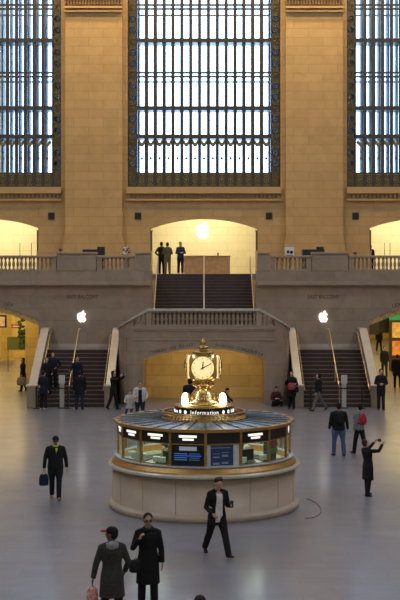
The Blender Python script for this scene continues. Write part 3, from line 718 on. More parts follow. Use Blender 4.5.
for r in range(3):
    for q in range(5):
        cc = [(.05, .08, .5), (.5, .06, .07), (.03, .28, .10)][(r + (q == 0)) % 3] if r else (.12, .12, .55)
        M().box(-.29 + .12 * q, -.19 + .12 * q, 0, .03, .52 - .15 * r, .65 - .15 * r).build('leaflet', mat('leaflet_%d_%d' % (r, q == 0), cc, .5), t)
t = booth_item('computer_monitor', 'dark computer monitor on the desk behind the glass right of the blue poster', 'monitor', 33, 1.95, 1.10)
bev(M().box(-.22, .22, -.02, .02, .32, .60).build('screen', BLACK, t)); M().box(-.03, .03, .0, .03, .02, .34).build('stand', BLACK, t); M().box(-.12, .12, -.06, .08, 0, .02).build('base', BLACK, t)
t = booth_item('computer_monitor', 'dark computer monitor on the desk behind the glass left of the departure screen', 'monitor', -26, 1.9, 1.10)
bev(M().box(-.22, .22, -.02, .02, .30, .56).build('screen', mat('screen_green', (.02, .05, .03), .4), t)); M().box(-.03, .03, .0, .03, .02, .34).build('stand', BLACK, t); M().box(-.12, .12, -.06, .08, 0, .02).build('base', BLACK, t)

# ------------------------------------------------------------------ clock
ck = thing('clock', 'golden four-faced globe clock standing on top of the round information booth', 'clock', (BX - .02, BY, 2.64))
def L_(z): return z - 2.64
ped = M().lathe([(.60, .0), (.60, .03), (.50, .06), (.44, .10), (.40, .16), (.32, .28), (.26, .36), (.21, .42), (.20, .46), (.24, .49), (.29, .51), (.30, .54), (.24, .56), (.22, .60), (.27, .62), (.28, .64), (.20, .66)], 40).build('pedestal', BRASS, ck, True)
g = M()
for k in range(8):
    a = 2 * PI * k / 8; g.ell((.38 * math.cos(a), .38 * math.sin(a), .20), .05, .05, .10, 8, 6)
for k in range(16):
    a = 2 * PI * k / 16; g.ell((.275 * math.cos(a), .275 * math.sin(a), .59), .025, .025, .035, 6, 5)
g.build('relief', BRASSD, ped, True)
CZ = 3.64 - 2.64
# rounded body
bm_ = M(); rings = []
import itertools
for k in range(15):
    t_ = -PI / 2 + PI * k / 14; rr = .43 * (max(math.cos(t_), 0) ** .72) + .02; zz = .41 * math.copysign(abs(math.sin(t_)) ** .85, math.sin(t_)); rings.append((rr, zz))
vs = []; n = 40
for r, z in rings:
    for i in range(n):
        a = 2 * PI * i / n; k_ = 1 / (abs(math.cos(a)) ** 3 + abs(math.sin(a)) ** 3) ** (1 / 3); vs.append((r * math.cos(a) * k_ * .96, r * math.sin(a) * k_ * .96, CZ + z))
fs = []
for q in range(len(rings) - 1):
    for i in range(n): j_ = (i + 1) % n; fs.append((q * n + i, q * n + j_, (q + 1) * n + j_, (q + 1) * n + i))
fs.append(list(range(n - 1, -1, -1))); fs.append([(len(rings) - 1) * n + i for i in range(n)])
body = M().add(vs, fs).build('case', BRASS, ck, True)
for q in range(4):
    a = q * PI / 2 + math.radians(-2); R3 = Matrix.Rotation(a, 3, 'Z')
    def emb(pts): return [R3 @ Vector(p) + Vector((0, 0, CZ)) for p in pts]
    dial = M(); n = 40; cx_ = []
    for r_, y_ in ((.305, -.28), (.305, -.425), (.27, -.442), (.20, -.456), (.1, -.464), (.005, -.466)): cx_.append((emb([(0, y_, 0)])[0], R3 @ Vector((r_, 0, 0)), R3 @ Vector((0, 0, r_))))
    dial.loft(cx_, n)
    dd = fix(dial.build('dial', DIAL, ck))
    rim = M(); rim.tube(emb([(.31 * math.cos(2 * PI * i / n), -.425, .31 * math.sin(2 * PI * i / n)) for i in range(n + 1)]), .022, 8, up=R3 @ Vector((0, 1, 0))); rim.build('dial_rim', BRASS, dd, True)
    nu = M()
    for h in range(12):
        th = PI * h / 6; ux, uz = math.sin(th), math.cos(th); nu.tube(emb([(.225 * ux, -.456, .225 * uz), (.265 * ux, -.450, .265 * uz)]), .009, 4)
    nu.build('hour_marks', DARK, dd)
    hd = M(); hh_ = math.radians(5); hd.tube(emb([(0, -.482, -.03), (.17 * math.sin(hh_), -.482, .17 * math.cos(hh_))]), [.020, .014], 6); hd.build('hour_hand', BLACK, dd)
    mh = M(); mm_ = math.radians(62); mh.tube(emb([(-.06 * math.sin(mm_), -.488, -.06 * math.cos(mm_)), (.25 * math.sin(mm_), -.488, .25 * math.cos(mm_))]), [.017, .012], 6); mh.ell(emb([(0, -.485, 0)])[0], .022, .012, .022, 8, 5); mh.build('minute_hand', BLACK, dd)
g = M().lathe([(.27, CZ + .36), (.30, CZ + .385), (.28, CZ + .41), (.18, CZ + .44), (.12, CZ + .46), (.12, CZ + .49), (.15, CZ + .50), (.15, CZ + .53), (.08, CZ + .55), (.05, CZ + .58), (.075, CZ + .61), (.08, CZ + .65), (.05, CZ + .70), (.015, CZ + .75), (.005, CZ + .78)], 24)
g.build('acorn_finial', BRASSD, ck, True)

# ------------------------------------------------------------------ things in the passages
t = thing('shop_screens', 'dark framed pair of orange lit menu screens in the right passage', 'screen', (X(397, 75) + .4, 75, 0))
M().box(-.9, .9, -.1, .1, .0, 3.6).build('frame', mat('frame_brown', (.08, .04, .02), .5), t)
M().box(-.72, .72, -.12, -.1, 2.05, 3.0).build('panel', mat('menu_amber', (.8, .5, .15), .5, vary=.5, scale=3, emit=(1, .5, .12), estr=.2), t)
M().box(-.72, .72, -.12, -.1, .95, 1.85).build('panel', mat('menu_orange', (.8, .3, .08), .5, vary=.6, scale=3, emit=(1, .25, .05), estr=.2), t)
M().box(-.9, .9, -.12, -.1, 3.15, 3.5).build('panel', mat('menu_green', (.02, .25, .08), .5, emit=(.02, .4, .12), estr=.4), t)
t = thing('hanging_banner', 'dark banner hanging from the ceiling of the right passage beside the jamb', 'banner', (X(373, 70), 70, 0)); M().box(-.35, .35, -.04, .04, 2.5, 3.75).build('cloth', DARK, t); M().tube([(0, 0, 3.75), (0, 0, 4.96)], .02).build('rod', DARK, t)
t = thing('hanging_banner', 'dark banner hanging over the walking figure in the right passage', 'banner', (X(385, 76), 76, 0)); M().box(-.5, .5, -.04, .04, 2.3, 4.0).build('cloth', DARK, t); M().tube([(0, 0, 4.0), (0, 0, 4.96)], .02).build('rod', DARK, t)
t = thing('statue_plant', 'dark green leafy garland hanging in the left passage', 'garland', (X(22.5, 72), 72, 0)); g = M()
for k in range(60):
    zz = random.uniform(1.6, 3.55); g.ell((random.uniform(-.25, .25) * (.5 + (zz - 1.6) / 3), random.uniform(-.15, .15), zz), .12, .06, .09, 6, 4)
g.build('foliage', mat('garland_green', (.03, .06, .03), .7), t, True); M().tube([(0, 0, 3.5), (0, 0, 4.96)], .02).build('cord', DARK, t)
t = thing('direction_sign', 'small red and white sign hanging near the garland in the left passage', 'sign', (X(16, 72.5), 72.5, 0)); M().box(-.28, .28, -.03, .03, 2.75, 3.0).build('panel', mat('sign_red', (.35, .06, .05), .5), t); M().box(-.18, .22, -.04, -.03, 2.84, 2.9).build('stripe', WHITE, t); M().tube([(0, 0, 3.0), (0, 0, 4.96)], .015).build('rod', DARK, t)
t = thing('poster_case', 'dark framed poster with white and red print at the left edge of the left passage', 'poster', (X(1, 68), 68, 0)); M().box(-.32, .32, -.05, .05, 3.0, 3.72).build('frame', DARK, t); M().box(-.22, .22, -.06, -.05, 3.08, 3.62).build('print', mat('print_pink', (.75, .5, .45), .5, vary=.4), t); M().tube([(0, 0, 3.72), (0, 0, 4.96)], .015).build('rod', DARK, t)
t = thing('notice_board', 'low green notice board standing in the left passage below the garland', 'board', (X(17, 74), 74, 0)); M().box(-.6, .6, -.03, .03, 1.35, 2.15).build('board', mat('board_green', (.13, .14, .04), .5), t)
for sx in (-.55, .55): M().tube([(sx, 0, 0), (sx, 0, 1.35)], .02).build('leg', DARK, t)
ca = M().tube([(2.58 + .45 * math.cos(a), 31.3 + 1.35 * math.sin(a), .008) for a in [math.radians(q) for q in range(-98, 70, 7)]], .008, 5).build('floor_cable', mat('cable_dark', (.06, .055, .05), .6))
tag(ca, 'thin dark cable curving over the floor right of the booth', 'cable')

# ------------------------------------------------------------------ people
SKIN = [mat('skin_light', (.50, .30, .21), .5, vary=.05), mat('skin_mid', (.36, .20, .125), .5, vary=.05), mat('skin_dark', (.12, .065, .04), .5, vary=.05)]
def cloth(name, c, rough=.85): return mat(name, c, rough, vary=.18, scale=18, spec=.2)
def V(*a): return Vector(a)
def remesh(mb, name, m, parent, vox, smooth=3, shrink=0.0, cut=None, extra=None):
    me = bpy.data.meshes.new('tmp'); me.from_pydata(mb.v, [], mb.f); me.update()
    o = bpy.data.objects.new('tmp', me); COL.objects.link(o); fix(o)
    r = o.modifiers.new('r', 'REMESH'); r.mode = 'VOXEL'; r.voxel_size = vox; r.use_smooth_shade = True
    s = o.modifiers.new('s', 'SMOOTH'); s.iterations = smooth; s.factor = .5
    dg = bpy.context.evaluated_depsgraph_get(); out = bpy.data.meshes.new_from_object(o.evaluated_get(dg)); bpy.data.objects.remove(o); bpy.data.meshes.remove(me)
    if cut:
        import bmesh
        bm = bmesh.new(); bm.from_mesh(out); bmesh.ops.delete(bm, geom=[f for f in bm.faces if cut(f.calc_center_median())], context='FACES'); bm.to_mesh(out); bm.free()
    out.materials.clear(); out.materials.append(m); out.name = name
    out.polygons.foreach_set('use_smooth', [True] * len(out.polygons))
    oo = bpy.data.objects.new(name, out); COL.objects.link(oo); oo.parent = parent
    if cut:
        sd = oo.modifiers.new('thickness', 'SOLIDIFY'); sd.thickness = .012; sd.offset = -1
    return oo
HIPZ = .93
TORSOX = 0
TORSO = [(.80, .10, .08, .0), (.86, .160, .105, .005), (.93, .172, .118, .008), (1.03, .150, .105, 0), (1.12, .138, .098, -.003), (1.22, .152, .11, -.005), (1.33, .175, .12, 0), (1.41, .172, .105, .005), (1.45, .115, .075, .01), (1.49, .06, .055, .01)]

def person(label, loc, head_deg, h=1.75, build=1.0, lean=0, twist=0, head_yaw=0, head_pitch=0,
           larm=((.25, .02, -1), (.12, .25, -1)), rarm=((.25, .02, -1), (.12, .25, -1)), lleg=(0, 0), rleg=(0, 0), sit=None,
           top=None, top_hem=.84, top_m=None, open_front=False, shirt=None, trousers=None, shoes=None, hair=None, hair_style='short', hat=None, hood=None, skin=0,
           backpack=None, held=None, glasses=False, collar=None, skirt=0, vox=.012, hoodup=None, scarf=None, category='person', group=None, spread=.10):
    # local frame: faces -Y; 'l' is +X side (the person's left), forward component positive = towards -Y
    k = h / 1.75
    t = thing('person', label, category, loc, math.radians(head_deg), group); t.scale = (k, k, k)
    bq = build
    lr = math.radians(lean)
    def S(p):                      # spine bend about hips
        p = Vector(p); dz = p.z - HIPZ
        if dz <= 0: return p
        f = min(1, dz / .35); a = lr * f
        q = V(p.x, p.y * math.cos(a) - dz * math.sin(a), HIPZ + dz * math.cos(a) + p.y * math.sin(a) * 0)
        q.y = -dz * math.sin(a) + p.y * math.cos(a); q.z = HIPZ + dz * math.cos(a) + p.y * math.sin(a)
        if twist: q = Matrix.Rotation(math.radians(twist) * f, 3, 'Z') @ q
        return q
    def dirv(d, sx): v = V(sx * d[0], -d[1], d[2]); return v.normalized()
    # legs
    def leg(sx, spec):
        th, kn = math.radians(spec[0]), math.radians(spec[1]); out = spec[2] if len(spec) > 2 else .04
        hip = V(sx * .092 * bq, 0, .90)
        d1 = V(sx * out, -math.sin(th), -math.cos(th)).normalized(); d2 = V(sx * out * .5, -math.sin(th - kn), -math.cos(th - kn)).normalized()
        knee = hip + d1 * .42; ank = knee + d2 * .41
        pitch = max(-.2, min(.9, (kn - th)))if len(spec) < 4 else math.radians(spec[3])
        fd = V(sx * .12, -math.cos(pitch), -math.sin(pitch)).normalized()
        return hip, knee, ank, fd
    LL, RL = leg(1, lleg), leg(-1, rleg)
    low = min(min(q[2].z, (q[2] + q[3] * .15).z + .03) for q in (LL, RL)) - .075
    if sit is not None: low = sit
    dz = V(0, 0, -low)
    def arm(sx, spec):
        sh = S((sx * .178 * bq, .0, 1.405)); R = Matrix.Rotation(math.radians(twist), 3, 'Z')
        d1, d2 = R @ dirv(spec[0], sx), R @ dirv(spec[1], sx)
        el = sh + d1 * .29; wr = el + d2 * .25; return sh, el, wr, d2
    LA, RA = arm(1, larm), arm(-1, rarm)
    hc = S((0, 0, 1.50)); hyaw = Matrix.Rotation(math.radians(head_yaw + twist), 3, 'Z'); hp = Matrix.Rotation(math.radians(head_pitch) + lr * .4, 3, 'X')
    HR = hyaw @ hp
    head = hc + HR @ V(0, -.012, .135)
    def torso(mb, off, lo=.80, hi=1.5, sc=1.0, flare=0):
        rings = []; prof = [p for p in TORSO if lo <= p[0] <= hi]
        if lo < .80:
            zz = lo; ex = []
            while zz < .80:
                f = (.93 - zz); ex.append((zz, .172 + flare * f, .125 + flare * f * .8, .005)); zz += .08
            prof = ex + [(z, max(rx, .172 + flare * (.93 - z)) if z < .9 else rx, max(ry, .125 + flare * (.93 - z) * .8) if z < .9 else ry, yo) for z, rx, ry, yo in prof]
        elif lo < .93:
            prof = [(z, max(rx, .16), max(ry, .11), yo) for z, rx, ry, yo in prof]
        if off > .02: prof = prof + [(1.478, .088, .068, .01)]
        for z, rx, ry, yo in prof:
            c = S((0, yo, z)); c1 = S((1, yo, z)); c2 = S((0, yo + 1, z))
            o_ = off * (1 if z < 1.43 else .7)
            rings.append((c + dz, (c1 - c) * (rx * bq + o_), (c2 - c) * (ry * bq + o_)))
        mb.loft(rings, 24)
    # ---- body
    B = M(); torso(B, -.012, lo=.935)
    B.tube([S((0, .008, 1.42)) + dz, hc + dz, head - HR @ V(0, 0, .04) + dz], [.062, .056, .054], 14)
    B.ell(V(0, .0, .93) + dz, .15 * bq, .095, .08, 14, 8)
    Hd = head + dz
    def he(off, rx, ry, rz, m=B, n=16): m.ell(Hd + HR @ V(*off), rx, ry, rz, n, 11, HR)
    he((0, .012, .03), .077, .096, .095); he((0, -.02, -.045), .056, .068, .072); he((0, -.045, -.095), .03, .03, .022)
    he((0, -.098, -.012), .013, .02, .024); he((0, -.092, .008), .009, .012, .03); he((0, -.078, .035), .05, .018, .014); he((0, -.084, -.058), .022, .012, .009)
    for sx in (-1, 1): he((sx * .079, .012, -.005), .012, .02, .032, n=10); he((sx * .04, -.07, -.02), .022, .02, .018, n=10)
    for A in (LA, RA):
        sh, el, wr, d2 = A; B.tube([sh + dz, sh.lerp(el, .5) + dz, el + dz, el.lerp(wr, .35) + dz, wr + dz], [.05 * bq, .045 * bq, .036, .037, .026], 12); B.ell(sh + dz, .052, .052, .052, 12, 8)
        # hand: palm and five fingers
        f = d2; side = f.cross(V(0, 0, 1)) if abs(f.z) < .9 else f.cross(V(0, 1, 0)); side = side.normalized(); nrm = side.cross(f).normalized()
        inward = V(-1 if A is LA else 1, 0, 0)
        # palm faces the body: normal along inward
        pn = (inward - f * inward.dot(f)); pn = pn.normalized() if pn.length > .1 else nrm; pw_ = f.cross(pn).normalized()
        if pw_.y > 0: pw_ = -pw_          # thumb side forward
        w0 = wr + dz; palm = w0 + f * .05
        Rm = Matrix((pw_, pn, f)).transposed(); B.ell(palm, .042, .018, .055, 12, 8, Rm)
        for q, (s_, ln) in enumerate(((.030, .066), (.010, .075), (-.010, .070), (-.029, .054))):
            b0 = palm + pw_ * s_ + f * .035; b1 = b0 + f * ln * .45 + pn * .010; b2 = b1 + (f * .75 + pn * .65).normalized() * ln * .35; b3 = b2 + (f * .35 + pn).normalized() * ln * .25
            B.tube([b0, b1, b2, b3], [.0105, .0105, .0095, .0075], 8)
        tb = w0 + pw_ * .022 + f * .025; tdir = (pw_ * .75 + f * .75 + pn * .35).normalized(); B.tube([tb, tb + tdir * .035, tb + tdir * .035 + (f + pn * .4).normalized() * .03], [.015, .012, .009], 8)
    for Q in (LL, RL):
        hip, knee, ank, fd = Q; uv_ = fd.cross(V(0, 0, 1)).cross(fd).normalized(); B.tube([hip + V(0, 0, .04) + dz, hip.lerp(knee, .4) + dz, knee + dz, knee.lerp(ank, .35) + dz, ank + dz], [.085 * bq, .075 * bq, .052, .052, .036], 14)
        B.tube([ank - uv_ * .01 + dz, ank + fd * .07 - uv_ * .042 + dz, ank + fd * .15 - uv_ * .05 + dz], [.028, .026, .016], 10)
    bo = remesh(B, 'body', SKIN[skin], t, vox if vox < .011 else vox, 2)
    # ---- trousers
    tm = trousers or cloth('cloth_black', (.012, .012, .014))
    Tm = M()
    rr_ = []
    for z, rx, ry in ((.80, .10, .08), (.86, .165, .115), (.95, .172, .118), (1.03, .155, .11)):
        rr_.append((S((0, .005, z)) + dz, V(rx * bq + .006, 0, 0), V(0, ry * bq + .006, 0)))
    Tm.loft(rr_, 22)
    for Q in (LL, RL):
        hip, knee, ank, fd = Q; a2 = ank + (ank - knee).normalized() * .035
        Tm.tube([hip + V(0, 0, .05) + dz, hip.lerp(knee, .35) + dz, hip.lerp(knee, .8) + dz, knee + dz, knee.lerp(ank, .4) + dz, a2 + dz], [.104 * bq, .102 * bq, .082, .076, .074, .066], 16)
    remesh(Tm, 'trousers', tm, t, vox, 2)
    for Q in (LL, RL):
        hip, knee, ank, fd = Q; Sh = M(); up = V(0, 0, 1); a_ = ank + dz; dn_ = V(0, -fd.z, -1 if fd.y < 0 else 0).normalized()
        sdv = fd.cross(V(0, 0, 1)).normalized(); upv = sdv.cross(fd).normalized()
        rg = []
        for s_, w_, hh, dd in ((-.075, .028, .025, -.045), (-.05, .038, .04, -.038), (0, .04, .05, -.03), (.06, .042, .036, -.042), (.12, .046, .028, -.05), (.165, .04, .022, -.055), (.19, .018, .014, -.058)):
            rg.append((a_ + fd * s_ + upv * dd, sdv * w_, upv * hh))
        Sh.loft(rg, 14); Sh.build('shoe', shoes or cloth('shoe_black', (.015, .015, .015), .5), t, True)
    # ---- shirt / top
    def sleeves(mb, r, short=False):
        for A in (LA, RA):
            sh, el, wr, d2 = A; mb.ell(sh + dz, .058 * bq + r, .058 * bq + r, .058 * bq + r, 14, 8); mb.tube([S((0, .012, 1.455)) + dz, sh + dz + V(0, 0, .012)], [.07 + r, .05 * bq + r], 12)
            if short: mb.tube([sh + dz, sh.lerp(el, .75) + dz], [.055 + r, .05 + r], 12)
            else: mb.tube([sh + dz, sh.lerp(el, .5) + dz, el + dz, el.lerp(wr, .5) + dz, el.lerp(wr, 1.0) + dz], [.053 * bq + r, .050 * bq + r, .044 + r, .040 + r, .034 + r], 14)
    if shirt:
        s = M(); torso(s, .016, .80, 1.42); remesh(s, 'shirt', shirt, t, vox, 2)
    if top_m:
        s = M(); off = .026 if not open_front else .034
        torso(s, off, top_hem, 1.47, flare=skirt); sleeves(s, .012)
        cut = None
        if open_front:
            def cut(p):
                pz = p.z; return abs(p.x) < .078 + max(0, 1.25 - pz) * .03 and p.y < -.03 + (0 if pz < 1.36 else .02) and pz > top_hem - .02
        remesh(s, 'jacket' if top != 'coat' else 'coat', top_m, t, vox, 3, cut=cut)
        c = M(); cc = S((0, .012, 1.475)) + dz
        c.tube([cc + V(.075 * math.cos(a), .07 * math.sin(a), .0) for a in [PI * 2 * q / 16 + 1.6 for q in range(17)]] if not open_front else [cc + V(.085 * math.cos(a), .075 * math.sin(a), .0) for a in [math.radians(-60 + 300 * q / 14) for q in range(15)]], .024, 8)
        c.build('collar', collar or top_m, t, True)
    if hood:
        c = M(); cc = S((0, .09, 1.46)) + dz; c.ell(cc, .11, .07, .08, 14, 9); c.tube([S((0, 0, 1.475)) + dz + V(.095 * math.cos(a), .085 * math.sin(a), -.004) for a in [2 * PI * q / 16 for q in range(17)]], .034, 8)
        c.build('hood', hood, t, True)
    if scarf:
        c = M(); c.tube([S((0, 0, 1.485)) + dz + V(.07 * math.cos(a), .07 * math.sin(a), 0) for a in [2 * PI * q / 16 for q in range(17)]], .035, 8); c.tube([S((.02, -.12, 1.44)) + dz, S((.01, -.145, 1.30)) + dz], [.04, .02], 8); c.build('scarf', scarf, t, True)
    # ---- hair, hat
    hm = hair or cloth('hair_dark', (.014, .010, .008), .6)
    hh = M()
    if hair_style != 'none':
        he((0, .030, .052), .088, .098, .090, hh); he((0, .050, .0), .083, .075, .085, hh)
        if hair_style == 'tousled':
            for q in range(14): he((random.uniform(-.06, .06), random.uniform(-.07, .06), .10 + random.uniform(0, .035)), .035, .03, .03, hh, 8)
        if hair_style == 'long':
            he((0, .055, -.08), .085, .055, .12, hh); he((.07, .02, -.06), .025, .045, .11, hh, 10); he((-.07, .02, -.06), .025, .045, .11, hh, 10)
        remesh(hh, 'hair', hm, t, .012, 2)
    if hat:
        kind, hmat, brim = hat; g = M()
        if kind == 'cap':
            he((0, .012, .062), .092, .108, .078, g); gg = g.build('cap', hmat, t, True)
            b_ = M(); b_.ell(Hd + HR @ V(0, -.12, .052), .078, .088, .018, 14, 6, HR); b_.build('peak', brim, gg, True)
        else:
            he((0, .018, .058), .093, .108, .090, g); g.build('beanie', hmat, t, True)
    if hoodup:
        g = M(); he((0, .035, .02), .105, .105, .125, g); remesh(g, 'hood', hoodup, t, .014, 2, cut=lambda p: (HR.transposed() @ (p - Hd)).y < -.045)
    # ---- eyes
    for sx in (-1, 1):
        e = M(); he((sx * .031, -.0835, .008), .011, .006, .006, e, 8); e.build('eye', BLACK, t, True)
    if glasses:
        g = M(); [he((sx * .034, -.095, .010), .027, .006, .018, g, 10) for sx in (-1, 1)]; g.tube([Hd + HR @ V(-.034, -.097, .014), Hd + HR @ V(.034, -.097, .014)], .004, 5)
        for sx in (-1, 1): g.tube([Hd + HR @ V(sx * .06, -.09, .012), Hd + HR @ V(sx * .082, .01, .012)], .004, 5)
        g.build('sunglasses', BLACK, t, True)
    if backpack:
        g = M(); c = S((0, .17 + (.02 if top_m else 0), 1.24)) + dz; g.ell(c, .145, .085, .21, 16, 11); g.ell(c + V(0, .05, -.06), .11, .06, .11, 14, 9)
        bp = remesh(g, 'backpack', backpack, t, .016, 3)
        bp2 = M()
        for sx in (-1, 1): bp2.tube([S((sx * .10, .12, 1.40)) + dz, S((sx * .11, .03, 1.485)) + dz, S((sx * .115, -.11, 1.42)) + dz, S((sx * .13, -.155, 1.25)) + dz, S((sx * .155, -.02, 1.10)) + dz, S((sx * .12, .13, 1.10)) + dz], .018, 6)
        bp2.build('strap', cloth('strap_black', (.02, .02, .02)), bp, True)
    W = t.matrix_basis if False else Matrix.Translation(Vector(loc)) @ Matrix.Rotation(math.radians(head_deg), 4, 'Z') @ Matrix.Scale(k, 4)
    return t, {'lh': W @ (LA[2] + LA[3] * .08 + dz), 'rh': W @ (RA[2] + RA[3] * .08 + dz), 'W': W, 'head': W @ Hd}

BLK = cloth('cloth_black', (.012, .012, .014)); NAVY = cloth('cloth_navy', (.012, .017, .032)); CHAR = cloth('cloth_charcoal', (.045, .043, .045)); JEAN = cloth('denim', (.06, .10, .19)); DJEAN = cloth('dark_denim', (.022, .03, .055))
TEE = cloth('cloth_white_tee', (.72, .72, .78)); OLIVE = cloth('cloth_olive', (.12, .105, .045)); OLIVET = cloth('trousers_olive', (.16, .12, .07)); GREYH = cloth('hood_grey', (.27, .28, .30)); RED = cloth('cloth_red', (.40, .02, .03)); SUIT = cloth('cloth_dark_suit', (.02, .016, .02))
LGREY = cloth('cloth_light_grey', (.42, .40, .40)); TAN = cloth('shoe_tan', (.28, .16, .08)); WSH = cloth('shoe_white', (.6, .58, .55)); HBROWN = cloth('hair_brown', (.05, .026, .014), .6); LIME = cloth('cloth_lime', (.36, .48, .04)); STUFFW = cloth('cloth_offwhite', (.55, .53, .50))
def at(col, d): return X(col, d)
DN = ((.14, .0, -1), (.04, .15, -1))
# 1 man in white tee
p1, i1 = person('person in a white T-shirt and open dark jacket striding past the booth with a phone', (at(217, 26.0), 26.0, 0), 22, 1.76, lean=4, head_yaw=-6, head_pitch=14,
    larm=((.25, -.05, -1), (-.15, 1.0, .25)), rarm=((.30, -.05, -1), (-.25, .8, -.42)), lleg=(30, 4, .02), rleg=(-26, 10, .02), top_m=BLK, top_hem=.74, open_front=True, shirt=TEE, hair=HBROWN, hair_style='tousled', skirt=.04, vox=.009, build=1.0)
# 2 black coat with sunglasses
p2, i2 = person('person in a long black coat and sunglasses with one hand raised to the chin', (at(148, 21.8), 21.8, 0), 4, 1.75, head_yaw=6, larm=((.22, -.02, -1), (.06, .2, -1)), rarm=((.35, .10, -1), (-.55, .55, 1)), lleg=(3, 2), rleg=(-3, 2), top='coat', top_m=BLK, top_hem=.50, skirt=.05, glasses=True, skin=1, hood=BLK, vox=.009)
# 3 red cap
p3, i3 = person('person seen from behind in a charcoal coat with grey hood and red-peaked cap', (at(112, 20.7), 20.7, 0), 190, 1.74, head_yaw=62, larm=((.35, .0, -1), (.2, .05, -1)), rarm=((.40, .1, -1), (-.15, .6, -.7)), lleg=(8, 4), rleg=(-8, 6), top='coat', top_m=CHAR, top_hem=.56, skirt=.07, hood=GREYH, hat=('cap', BLK, RED), skin=2, vox=.009, build=1.02)
# 4 head at the bottom edge
person('person of whom only the dark top of the head shows at the bottom edge', (at(200, 16.3), 16.3, 0), 180, 1.74, top_m=BLK, larm=DN, rarm=DN)
# 5 bag man
p5, i5 = person('person in a black jacket over a lime shirt walking with a dark bag', (at(55.5, 32.5), 32.5, 0), 10, 1.70, head_pitch=10, larm=((.30, -.12, -1), (.12, .1, -1)), rarm=((.32, .05, -1), (.10, .02, -1)), lleg=(10, 3, -.03), rleg=(-12, 14, -.03), top_m=BLK, top_hem=.86, trousers=cloth('trousers_black_blue', (.012, .015, .024)), shoes=TAN, hat=('cap', BLK, BLK), skin=1, build=1.14, scarf=LIME, vox=.010)
p6, i6 = person('person seen from behind in a black jacket and blue jeans beside the red backpack', (at(338.5, 40.2), 40.2, 0), 190, 1.74, larm=((.22, .05, -1), (.0, .5, -.9)), rarm=((.30, 0, -1), (.12, .1, -1)), lleg=(4, 6, .08), rleg=(-6, 4, .08), top_m=BLK, top_hem=.84, trousers=JEAN, hat=('beanie', BLK, BLK), build=1.2, backpack=BLK)
p7, i7 = person('person in a grey hooded top wearing a red backpack and black cap', (at(359.5, 40.6), 40.6, 0), 215, 1.68, larm=DN, rarm=((.28, .3, -1), (-.1, .8, -.4)), lleg=(14, 6), rleg=(-16, 14), top_m=cloth('top_grey', (.20, .20, .22)), top_hem=.84, backpack=RED, hat=('beanie', BLK, BLK), build=.92)
p8, i8 = person('person in a black coat raising a phone with both arms, right of the booth', (at(368, 33.0), 33.0, 0), 120, 1.55, lean=-6, head_pitch=-16, hair=HBROWN, larm=((.25, .9, .05), (-.15, .75, .75)), rarm=((.25, .9, .0), (-.2, .7, .75)), lleg=(5, 2), rleg=(-6, 4), top='coat', top_m=BLK, top_hem=.50, skirt=.03, build=.98)
p9, i9 = person('person in a dark top and light grey trousers striding past the right stairs', (at(318.5, 53.2), 53.2, 0), -70, 1.70, larm=((.2, .3, -1), (0, .5, -.8)), rarm=((.2, -.3, -1), (0, 0, -1)), lleg=(28, 6), rleg=(-26, 14), top_m=BLK, top_hem=.82, trousers=cloth('trousers_greyish', (.13, .12, .12)), build=1.05, hoodup=BLK, vox=.013)
p10, i10 = person('person in a long black coat holding a red bag by the right stairs', (at(291.5, 53.9), 53.9, 0), -12, 1.68, rarm=((.3, .2, -1), (-.15, .45, 1)), larm=((.4, .1, -1), (-.6, .6, -.1)), lleg=(5, 3), rleg=(-6, 4), top='coat', top_m=BLK, top_hem=.58, skirt=.05, hair_style='long', vox=.013)
p12, i12 = person('person in a maroon jacket sitting on the floor against the marble wall', (at(276, 55.2), 55.2, 0), 8, 1.62, sit=.80, head_pitch=20, larm=((.35, .5, -1), (-.6, .8, .1)), rarm=((.35, .5, -1), (-.6, .8, .1)), lleg=(112, 128, .25, 0), rleg=(112, 128, .25, 0), top_m=cloth('jacket_maroon', (.06, .018, .025)), top_hem=.86, vox=.013)
p13, i13 = person('person in black photographing with raised hands beside the left stair newel', (at(113.5, 53.7), 53.7, 0), 65, 1.72, larm=((.2, .9, -.1), (-.1, .6, .6)), rarm=((.2, .9, -.1), (-.1, .6, .6)), lleg=(10, 2), rleg=(-12, 12), top='coat', top_m=BLK, top_hem=.70, skirt=.04, hair_style='long', vox=.013)
p14, i14 = person('child in an off-white coat standing beside an adult, behind the booth roof on the left', (at(129.5, 49.6), 49.6, 0), 0, 1.24, larm=((.3, .2, -1), (-.3, .8, -.1)), rarm=((.3, .2, -1), (-.3, .8, -.1)), lleg=(4, 4), rleg=(-16, 4, .25), top_m=STUFFW, top_hem=.72, skirt=.12, trousers=JEAN, vox=.014, build=1.1)
p15, i15 = person('person in a black coat with off-white sleeves standing next to the child', (at(140, 49.3), 49.3, 0), 6, 1.64, larm=((.4, .15, -1), (-.2, .7, -.3)), rarm=((.3, .1, -1), (-.3, .7, -.1)), lleg=(4, 3), rleg=(-4, 3), open_front=True, shirt=BLK, top_m=STUFFW, top_hem=.84, trousers=DJEAN, vox=.013, build=1.15)
p16, i16 = person('broad person in a black hooded coat standing behind the clock', (at(190, 50), 50, 0), 175, 1.68, top='coat', top_m=BLK, top_hem=.6, hoodup=BLK, build=1.25, backpack=BLK, vox=.014, larm=DN, rarm=DN)
p17, i17 = person('short figure in dark clothes bending forward behind the right lamp of the clock', (at(218, 50.5), 50.5, 0), 70, 1.45, lean=50, head_pitch=10, top_m=BLK, top_hem=.8, vox=.014, larm=((.2, .7, -1), (0, .8, -.6)), rarm=((.2, .7, -1), (0, .8, -.6)))
